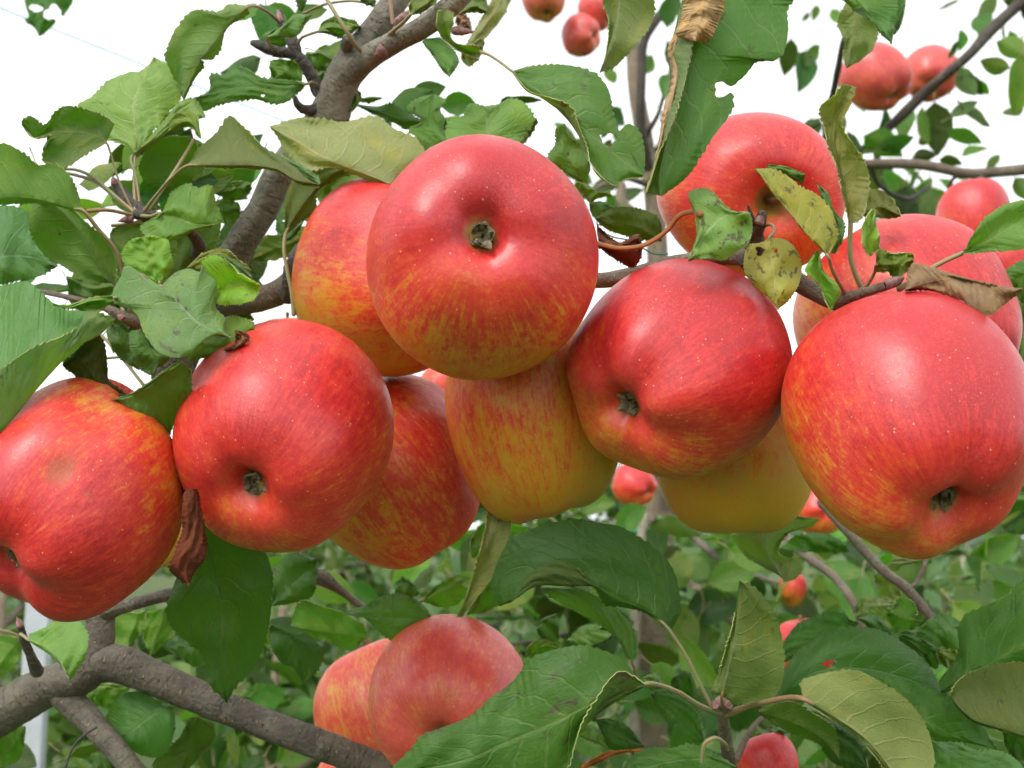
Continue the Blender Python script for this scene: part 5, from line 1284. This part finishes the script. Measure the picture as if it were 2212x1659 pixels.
def grow_tree(label, x, y, h, spread, nleaf, nparts, seed, trunk_r=0.02, size=0.07, nbr=12, low=0.28, name='apple_tree', lean=0.0, mat=None, cat='tree', group='orchard trees behind the fruiting tree'):
    r = np.random.default_rng(seed)
    root = empty(name, (x, y, 0))
    tag(root, label, cat, group)
    mat = mat or M_TRUNK
    tp = [np.array([x, y, -0.03])]
    for k in range(1, 6):
        tp.append(np.array([x + lean * k / 5 + r.normal() * 0.02, y + r.normal() * 0.02, h * 0.9 * k / 5]))
    tube('trunk', tp, np.linspace(trunk_r, trunk_r * 0.35, 6), mat, root, 12, 30, 0.06, seed)
    anchors = []
    for b in range(nbr):
        t = low + (0.97 - low) * (b + r.uniform(0, 1)) / nbr
        k = t * 5
        i0 = min(int(k), 4)
        p0 = tp[i0] + (tp[i0 + 1] - tp[i0]) * (k - i0)
        az = b * 2.4 + r.uniform(-0.5, 0.5)
        ln = spread * (1.1 - 0.55 * t) * r.uniform(0.7, 1.15)
        dirv = np.array([math.cos(az), math.sin(az), r.uniform(0.1, 0.7)])
        pts = [p0]
        for s in range(1, 5):
            dirv = dirv + r.normal(size=3) * 0.16
            dirv[2] -= 0.10
            pts.append(pts[-1] + dirv / np.linalg.norm(dirv) * ln / 4)
        tube('branch', pts, np.linspace(trunk_r * 0.42, trunk_r * 0.12, 5), M_TWIG if b % 2 else mat, root, 7, 14, 0.05, seed + b)
        c = catmull(np.array(pts), 24, 3)
        anchors.append(c)
    mats = []
    for q in range(nleaf):
        c = anchors[r.integers(len(anchors))]
        i = int(np.clip(r.beta(2.0, 1.2) * 24, 2, 23))
        off = r.normal(size=3)
        off /= np.linalg.norm(off)
        pos = c[i] + off * r.uniform(0.015, 0.09)
        mats.append(rnd_leaf(r, pos, size, off))
    # the nearest leaves stand as leaves of their own, the rest as one mass
    dist = [np.linalg.norm(m[:3, 3] - CAM) for m in mats]
    order = np.argsort(dist)
    for q in order[:nparts]:
        part_leaf(root, mats[q], r)
    if len(order) > nparts:
        foliage(root, [mats[q] for q in order[nparts:]], r)
    return root

# ------------------------------------------------------------------ the tree right behind, its trunk showing between the apples
t1 = empty('apple_tree', P(1400, 1659, 1.5) * np.array([1, 1, 0]))
tag(t1, 'young apple tree with a smooth beige trunk behind the middle of the cluster', 'tree')
d1 = 1.5
trunk_pts = [P(1352, -80, d1), P(1364, 60, d1), P(1375, 200, d1), P(1397, 330, d1), P(1415, 450, d1), P(1424, 700, d1), P(1428, 950, d1), P(1424, 1120, d1), P(1408, 1380, d1), P(1400, 1659, d1)]
gb = trunk_pts[-1].copy(); gb2 = gb.copy(); gb[2] = 0.5; gb2[2] = -0.03
tube('trunk', trunk_pts + [gb, gb2], [x * d1 / F for x in (13, 14, 17, 19, 21, 26, 30, 33, 36, 40, 46, 52)], M_TRUNK, t1, 18, 90, 0.05, 3)
def T1(pts, mat=M_TWIG, seed=3, n=24):
    return branch('branch', pts, mat, t1, 9, 0.06, seed, n, (True, True))
T1([(1400, 360, 1.49, 12), (1384, 270, 1.46, 11), (1386, 170, 1.45, 10), (1391, 90, 1.45, 10), (1415, 45, 1.45, 11), (1452, 5, 1.46, 10), (1480, -40, 1.47, 9)], M_DARKBARK)
T1([(1405, 400, 1.49, 8), (1350, 385, 1.46, 6), (1300, 400, 1.42, 5), (1250, 430, 1.40, 4)])
T1([(1390, 300, 1.49, 7), (1420, 250, 1.45, 5), (1440, 180, 1.42, 4), (1460, 110, 1.4, 3)])
T1([(1412, 480, 1.50, 9), (1345, 440, 1.52, 12), (1342, 400, 1.53, 11)], M_TRUNK)
T1([(1424, 1000, 1.5, 9), (1330, 1130, 1.35, 7), (1220, 1180, 1.25, 5), (1100, 1230, 1.2, 4)])
T1([(1424, 1050, 1.5, 9), (1520, 1180, 1.35, 7), (1600, 1230, 1.25, 5), (1680, 1260, 1.2, 4)])
T1([(1420, 1150, 1.5, 9), (1300, 1330, 1.35, 7), (1180, 1380, 1.25, 5), (1030, 1400, 1.2, 4)])
T1([(1420, 1150, 1.5, 9), (1560, 1330, 1.35, 7), (1700, 1400, 1.3, 5), (1850, 1440, 1.25, 4)])
r1 = np.random.default_rng(77)
def sleaf(parent, x, y, d, ln, ang, r, tint=None, flip=None):
    """one leaf of length ln (picture measure) pointing at ang degrees (0 right, 90 up)"""
    a = math.radians(ang)
    yd = ROT @ np.array([math.cos(a), math.sin(a), r.uniform(-0.45, 0.45)])
    nn = ROT @ np.array([r.normal() * 0.45, r.normal() * 0.45 + 0.25, (1 if r.random() < 0.72 else -1) * r.uniform(0.5, 1)])
    return part_leaf(parent, leaf_matrix(P(x, y, d), yd, nn, ln * d / F), r, tint)
# sparse leaves round the trunk high up
for x, y, ln, ang in [(1345,235,60,200),(1350,270,70,160),(1430,240,66,320),(1320,300,80,230),(1290,320,90,190),(1450,160,70,250),(1440,90,80,300),(1330,180,46,120),(1300,300,60,100),
                      (1345,385,80,210),(1280,395,90,170),(1310,420,80,300),(1330,440,70,20),(1260,340,70,120),(1440,60,80,60),(1465,40,70,20),(1410,120,60,240),(1445,240,60,270),(1265,380,70,250),(1350,330,50,40),
                      (1335,250,70,280),(1425,300,60,300),(1430,380,60,240),(1300,450,80,330),(1240,300,60,150),(1480,260,50,260)]:
    sleaf(t1, x, y, r1.uniform(1.38, 1.6), ln, ang + r1.uniform(-15, 15), r1)
# fuller below
low = []
for k in range(760):
    x = r1.uniform(930, 2150)
    y = 1090 + 640 * r1.beta(1.2, 1.3)
    if abs(x - 1408) < 45 and 1300 < y < 1460:
        continue
    dd = r1.uniform(1.15, 2.2)
    low.append((x, y, dd))
low.sort(key=lambda q: q[2])
mm = []
for k, (x, y, dd) in enumerate(low):
    pos = P(x, y, dd)
    m = rnd_leaf(r1, pos, 0.066)
    if k < 250:
        part_leaf(t1, m, r1)
    else:
        mm.append(m)
foliage(t1, mm, r1)

# ------------------------------------------------------------------ more leaves behind the leaf spurs of the fruiting tree
r3 = np.random.default_rng(91)
for x0, x1, y0, y1, n_, da, db in [(225, 500, 300, 690, 40, .50, .62), (40, 320, 560, 720, 14, .50, .6), (470, 640, 330, 520, 10, .56, .7), (560, 720, -20, 150, 8, .55, .7), (830, 1080, 210, 330, 8, .56, .75),
                                   (240, 620, 1230, 1660, 16, .60, .9), (560, 1080, 1230, 1420, 10, .66, .95), (-20, 240, 1560, 1680, 6, .58, .8), (1000, 1540, 1400, 1680, 14, .58, .9), (1740, 2230, 1400, 1680, 16, .55, .85), (1560, 2200, 1180, 1400, 8, .75, 1.0), (1000, 1120, 1050, 1150, 7, .66, .9), (1320, 1420, 1090, 1150, 3, .8, 1.1)]:
    for k in range(n_):
        sleaf(tree, r3.uniform(x0, x1), r3.uniform(y0, y1), r3.uniform(da, db), r3.uniform(80, 125), r3.uniform(-200, 60), r3)
for k in range(26):
    g = r3.uniform(0.95, 1.4)
    sleaf(tree, r3.uniform(50, 470), r3.uniform(260, 680), r3.uniform(.50, .6), r3.uniform(80, 120), r3.uniform(-200, 60), r3, (g * 0.95, g, g * 0.8))
# ------------------------------------------------------------------ the tree at the upper right
t2 = empty('apple_tree', (0.85, 1.25, 0.0))
tag(t2, 'apple tree at right whose dark boughs cross the white sky', 'tree')
w2 = [np.array([0.85, 1.25, -0.03]), np.array([0.84, 1.24, 0.7]), np.array([0.80, 1.24, 1.35]), P(2420, 420, 1.18), P(2330, 200, 1.2), P(2212, 0, 1.2), P(2150, -100, 1.2)]
tube('trunk', w2, [0.03, 0.026, 0.02, 0.014, 0.010, 0.008, 0.007], M_DARKBARK, t2, 14, 60, 0.05, 9)
def T2(pts, mat=M_DARKBARK, seed=3, n=30):
    return branch('branch', pts, mat, t2, 10, 0.07, seed, n, (True, True))
T2([(2250, -40, 1.2, 12), (2212, 0, 1.2, 12), (2142, 63, 1.2, 13), (2092, 120, 1.2, 11), (2030, 172, 1.22, 11), (1985, 213, 1.24, 12), (1912, 283, 1.25, 10), (1859, 327, 1.26, 8), (1800, 372, 1.28, 6), (1730, 420, 1.3, 5)])
T2([(2440, 390, 1.17, 14), (2300, 362, 1.12, 12), (2212, 366, 1.1, 12), (2092, 375, 1.1, 11), (2000, 357, 1.1, 11), (1920, 353, 1.1, 11), (1860, 354, 1.1, 10), (1790, 330, 1.1, 8)], M_TWIG)
T2([(1800, 340, 1.1, 8), (1784, 300, 1.06, 8), (1790, 250, 1.02, 8), (1802, 190, 0.98, 7), (1814, 130, 0.95, 7), (1820, 95, 0.93, 6), (1835, 40, 0.92, 4)])
T2([(2092, 374, 1.1, 5), (2060, 385, 1.1, 4), (2040, 440, 1.12, 4), (2010, 480, 1.15, 3)])
T2([(1880, 356, 1.1, 6), (1900, 400, 1.15, 5), (1960, 430, 1.2, 5), (2010, 400, 1.25, 4)])
T2([(2120, 385, 1.05, 6), (2110, 392, 0.95, 5), (2103, 400, 0.91, 4)])
r2 = np.random.default_rng(31)
def z30(x, y): return 1659 + x / 3, y / 3
for zx, zy, ln, ang, dd in [(150,250,75,255,1.6),(240,330,95,250,1.6),(330,290,60,230,1.6),(320,30,34,260,2.6),(270,80,24,230,2.6),(410,60,40,300,2.6),(1250,190,44,270,1.3),(1240,260,40,250,1.3),(1250,430,70,300,1.2),(1250,500,70,325,1.2),
        (1230,650,85,320,1.15),(1180,760,60,20,1.15),(1160,840,75,335,1.15),(1570,440,62,160,1.2),(1480,270,75,330,1.2),(1640,350,120,265,1.15),(1660,690,50,200,1.5),(1250,1010,55,10,1.4),(970,930,36,20,1.6),(930,1030,50,5,1.5),(1110,1030,50,350,1.5),
        (850,880,60,60,1.4),(970,850,40,0,1.4),(1080,660,110,280,1.3),(1000,690,80,290,1.3),(920,690,70,250,1.3),(760,700,50,260,1.3),(620,880,95,330,1.2),(720,960,70,20,1.2),(520,850,70,290,1.2),(610,1000,90,10,1.2),(500,830,50,120,1.2),
        (900,1200,90,250,1.3),(960,1300,80,290,1.3),(1060,1220,100,270,1.2),(830,1240,80,300,1.3),(680,1090,70,200,1.3),(750,1100,60,300,1.3),(1480,-20,60,230,1.6),(1420,60,70,250,1.6),(1400,140,50,260,1.6),(1530,150,50,260,1.4),(550,650,40,300,1.3),(330,760,60,250,1.2),
        (340,790,40,200,1.2),(1600,1150,60,300,1.1),(1520,0,70,350,1.7),(1240,-10,50,200,1.8),(1500,1000,40,235,1.8),(880,1100,55,330,1.3),(1180,1120,40,340,1.3),(980,1110,50,240,1.25),(650,1240,70,260,1.3),(1100,1380,90,240,1.2),(1010,1420,80,190,1.25),(560,1120,70,180,1.35),
        (1640,40,60,320,1.5),(1650,560,60,60,1.3),(1560,200,60,290,1.35),(1330,520,50,330,1.3)]:
    x, y = z30(zx, zy)
    sleaf(t2, x, y, dd, ln * 1.05, ang + r2.uniform(-8, 8), r2)
for k in range(40):
    sleaf(t2, r2.uniform(1830, 2060), r2.uniform(370, 480), r2.uniform(1.2, 2.2), r2.uniform(45, 85), r2.uniform(0, 360), r2)

# ------------------------------------------------------------------ orchard rows behind
rows = [(-1.05, 2.35, 1.50, 0.55, 900, 160, 'bushy apple tree behind the low left limb beside the white post'),
        (-0.42, 2.0, 1.46, 0.50, 800, 160, 'bushy apple tree behind the big dark hanging leaf'),
        (0.12, 2.7, 1.55, 0.55, 900, 100, 'bushy apple tree behind the arching glossy leaf'),
        (0.72, 2.2, 1.36, 0.50, 800, 140, 'bushy apple tree below the yellow green apple'),
        (1.25, 2.7, 1.48, 0.55, 900, 120, 'bushy apple tree at the lower right edge'),
        (-2.1, 4.2, 1.75, 0.8, 1500, 60, 'leafy orchard tree in the second row far left'),
        (-0.75, 4.1, 1.85, 0.8, 1500, 60, 'leafy orchard tree in the second row left of the low pair'),
        (0.55, 4.4, 1.80, 0.8, 1500, 60, 'leafy orchard tree in the second row behind the middle trunk'),
        (1.75, 4.3, 1.68, 0.8, 1500, 60, 'leafy orchard tree in the second row far right'),
        (-3.4, 7.2, 2.1, 1.1, 1800, 0, 'distant leafy tree in the third row far left'),
        (-1.4, 7.4, 2.25, 1.1, 1800, 0, 'distant leafy tree in the third row left of centre'),
        (0.7, 7.6, 2.2, 1.1, 1800, 0, 'distant leafy tree in the third row right of centre'),
        (2.8, 7.3, 2.1, 1.1, 1800, 0, 'distant leafy tree in the third row far right')]
for k, (x, y, h, sp, nl, npart, lab) in enumerate(rows):
    grow_tree(lab, x, y, h, sp, nl, npart, 200 + k, 0.018 + 0.002 * h, 0.068 + 0.004 * y / 2, 12 if y < 5 else 14, 0.22)
# far line of trees closing the view
far = [(-11, 17, 3.3), (-6.5, 16, 2.9), (-2.2, 17, 2.8), (2.2, 16.5, 2.7), (5.2, 14.5, 3.0), (8.0, 14.5, 3.6), (12.5, 17, 3.4)]
farl = ['far tree in the hazy line at the extreme left', 'far tree in the hazy line left behind the low limb', 'far tree in the hazy line left of the middle', 'far tree in the hazy line right of the middle',
        'far tree in the hazy line below the right apples', 'tall yellow green tree at the right edge of the orchard', 'far tree in the hazy line at the extreme right']
for k, ((x, y, h), lab) in enumerate(zip(far, farl)):
    grow_tree(lab, x, y, h, 2.0, 2400, 0, 300 + k, 0.06, 0.17, 16, 0.12, group='far line of trees')

# ------------------------------------------------------------------ posts, ties, wire
M_WHITE = mat_plain('white_post_paint', (0.50, 0.53, 0.57), (0.42, 0.44, 0.46), 25, 0.5)
M_WOOD = mat_plain('weathered_wood', (0.42, 0.37, 0.30), (0.30, 0.26, 0.20), 30, 0.8)
M_TIE = mat_plain('green_tie', (0.03, 0.22, 0.13), (0.04, 0.28, 0.17), 50, 0.5)
M_WIRE = mat_plain('wire', (0.20, 0.42, 0.43), (0.17, 0.36, 0.37), 50, 0.5)

def box_post(name, x, y, w, dpt, h, mat, rz=0.0):
    b = 0.12 * min(w, dpt)
    prof = []
    for (sx, sy) in ((-1, -1), (1, -1), (1, 1), (-1, 1)):
        cx, cy = sx * (w / 2 - b), sy * (dpt / 2 - b)
        a0 = math.atan2(sy, sx) - math.pi / 4
        for q in range(4):
            a = a0 + q * math.pi / 6
            prof.append((cx + b * math.cos(a), cy + b * math.sin(a)))
    prof = np.array(prof)
    c, s = math.cos(rz), math.sin(rz)
    prof = prof @ np.array([[c, s], [-s, c]])
    lv = [(-0.05, 1), (h * 0.3, 1), (h * 0.6, 1), (h - b, 1), (h - 0.3 * b, 0.96), (h, 0.86), (h, 0.02)]
    v, f = [], []
    n = len(prof)
    for z, k in lv:
        for p in prof:
            v.append((x + p[0] * k, y + p[1] * k, z))
    for i in range(len(lv) - 1):
        for j in range(n):
            j2 = (j + 1) % n
            f.append([i * n + j, i * n + j2, (i + 1) * n + j2, (i + 1) * n + j])
    return mesh_obj(name, v, f, mat, origin=(x, y, 0), smooth=False)

pp = P(81, 1400, 1.6)
tag(box_post('post', pp[0], pp[1], 0.034, 0.034, 1.40, M_WHITE, 0.2), 'pale square white post standing at the lower left', 'post')
pp = P(1866, 1240, 2.6)
tag(box_post('post', pp[0], pp[1], 0.055, 0.05, pp[2] + 0.10, M_WOOD, 0.3), 'weathered wooden post blurred below the large right apple', 'post')
pp = P(2083, 1250, 3.3)
o = tube('stake', [np.array([pp[0], pp[1], -0.05]), np.array([pp[0] + 0.01, pp[1], 0.7]), P(2083, 1210, 3.3)], [0.016, 0.015, 0.014], M_WOOD, None, 10, 20, 0.04, 2)
tag(o, 'thin wooden stake with a green tie at lower right', 'stake')
pp = P(1368, 1400, 1.46)
o = tube('stake', [np.array([pp[0], pp[1], -0.05]), np.array([pp[0], pp[1], 0.7]), P(1374, 1290, 1.47), P(1392, 1118, 1.475)], [0.0075, 0.0075, 0.007, 0.0065], M_WOOD, None, 10, 30, 0.04, 5)
tag(o, 'slim brown stake tied beside the smooth beige trunk', 'stake')

def tie(c, r, thick, label, tilt=0.15):
    n = 28
    pts = []
    for k in range(n):
        a = 2 * math.pi * k / n
        pts.append(np.array([c[0] + r * math.cos(a), c[1] + r * math.sin(a), c[2] + tilt * r * math.cos(a)]))
    v, f, uv = tube_arrays(pts + pts[:1], np.full(n + 1, thick), 8)
    return tag(mesh_obj('tree_tie', v, f, M_TIE, uv=uv), label, 'tie')
tie(P(1416, 1140, 1.5), 42 * 1.5 / F, 0.0042, 'green plastic tie round the beige trunk and its stake')
tie(P(2080, 1330, 3.3), 0.024, 0.006, 'green plastic tie round the thin stake at lower right')
tw = [P(1300, 500, .452), P(1325, 512, .45), P(1362, 520, .448), P(1392, 538, .446), P(1415, 549, .447), P(1442, 548, .449)]
tag(tube('twine', tw, [1.8 * .45 / F] * 6, M_TIE, None, 7, 30), 'thin green twine behind the dry brown leaf', 'twine')
a, b = P(0, 17, 1.9), P(560, 240, 2.1)
dv = b - a
tag(tube('wire', [a - dv * 6, a - dv * 2, a, b, b + dv * 1.2], [0.0017] * 5, M_WIRE, None, 7, 60, roundend=(True, True)), 'thin trellis wire slanting across the sky at upper left', 'wire')
print('LEAVES', LEAF_N[0], 'OBJECTS', len(bpy.data.objects))
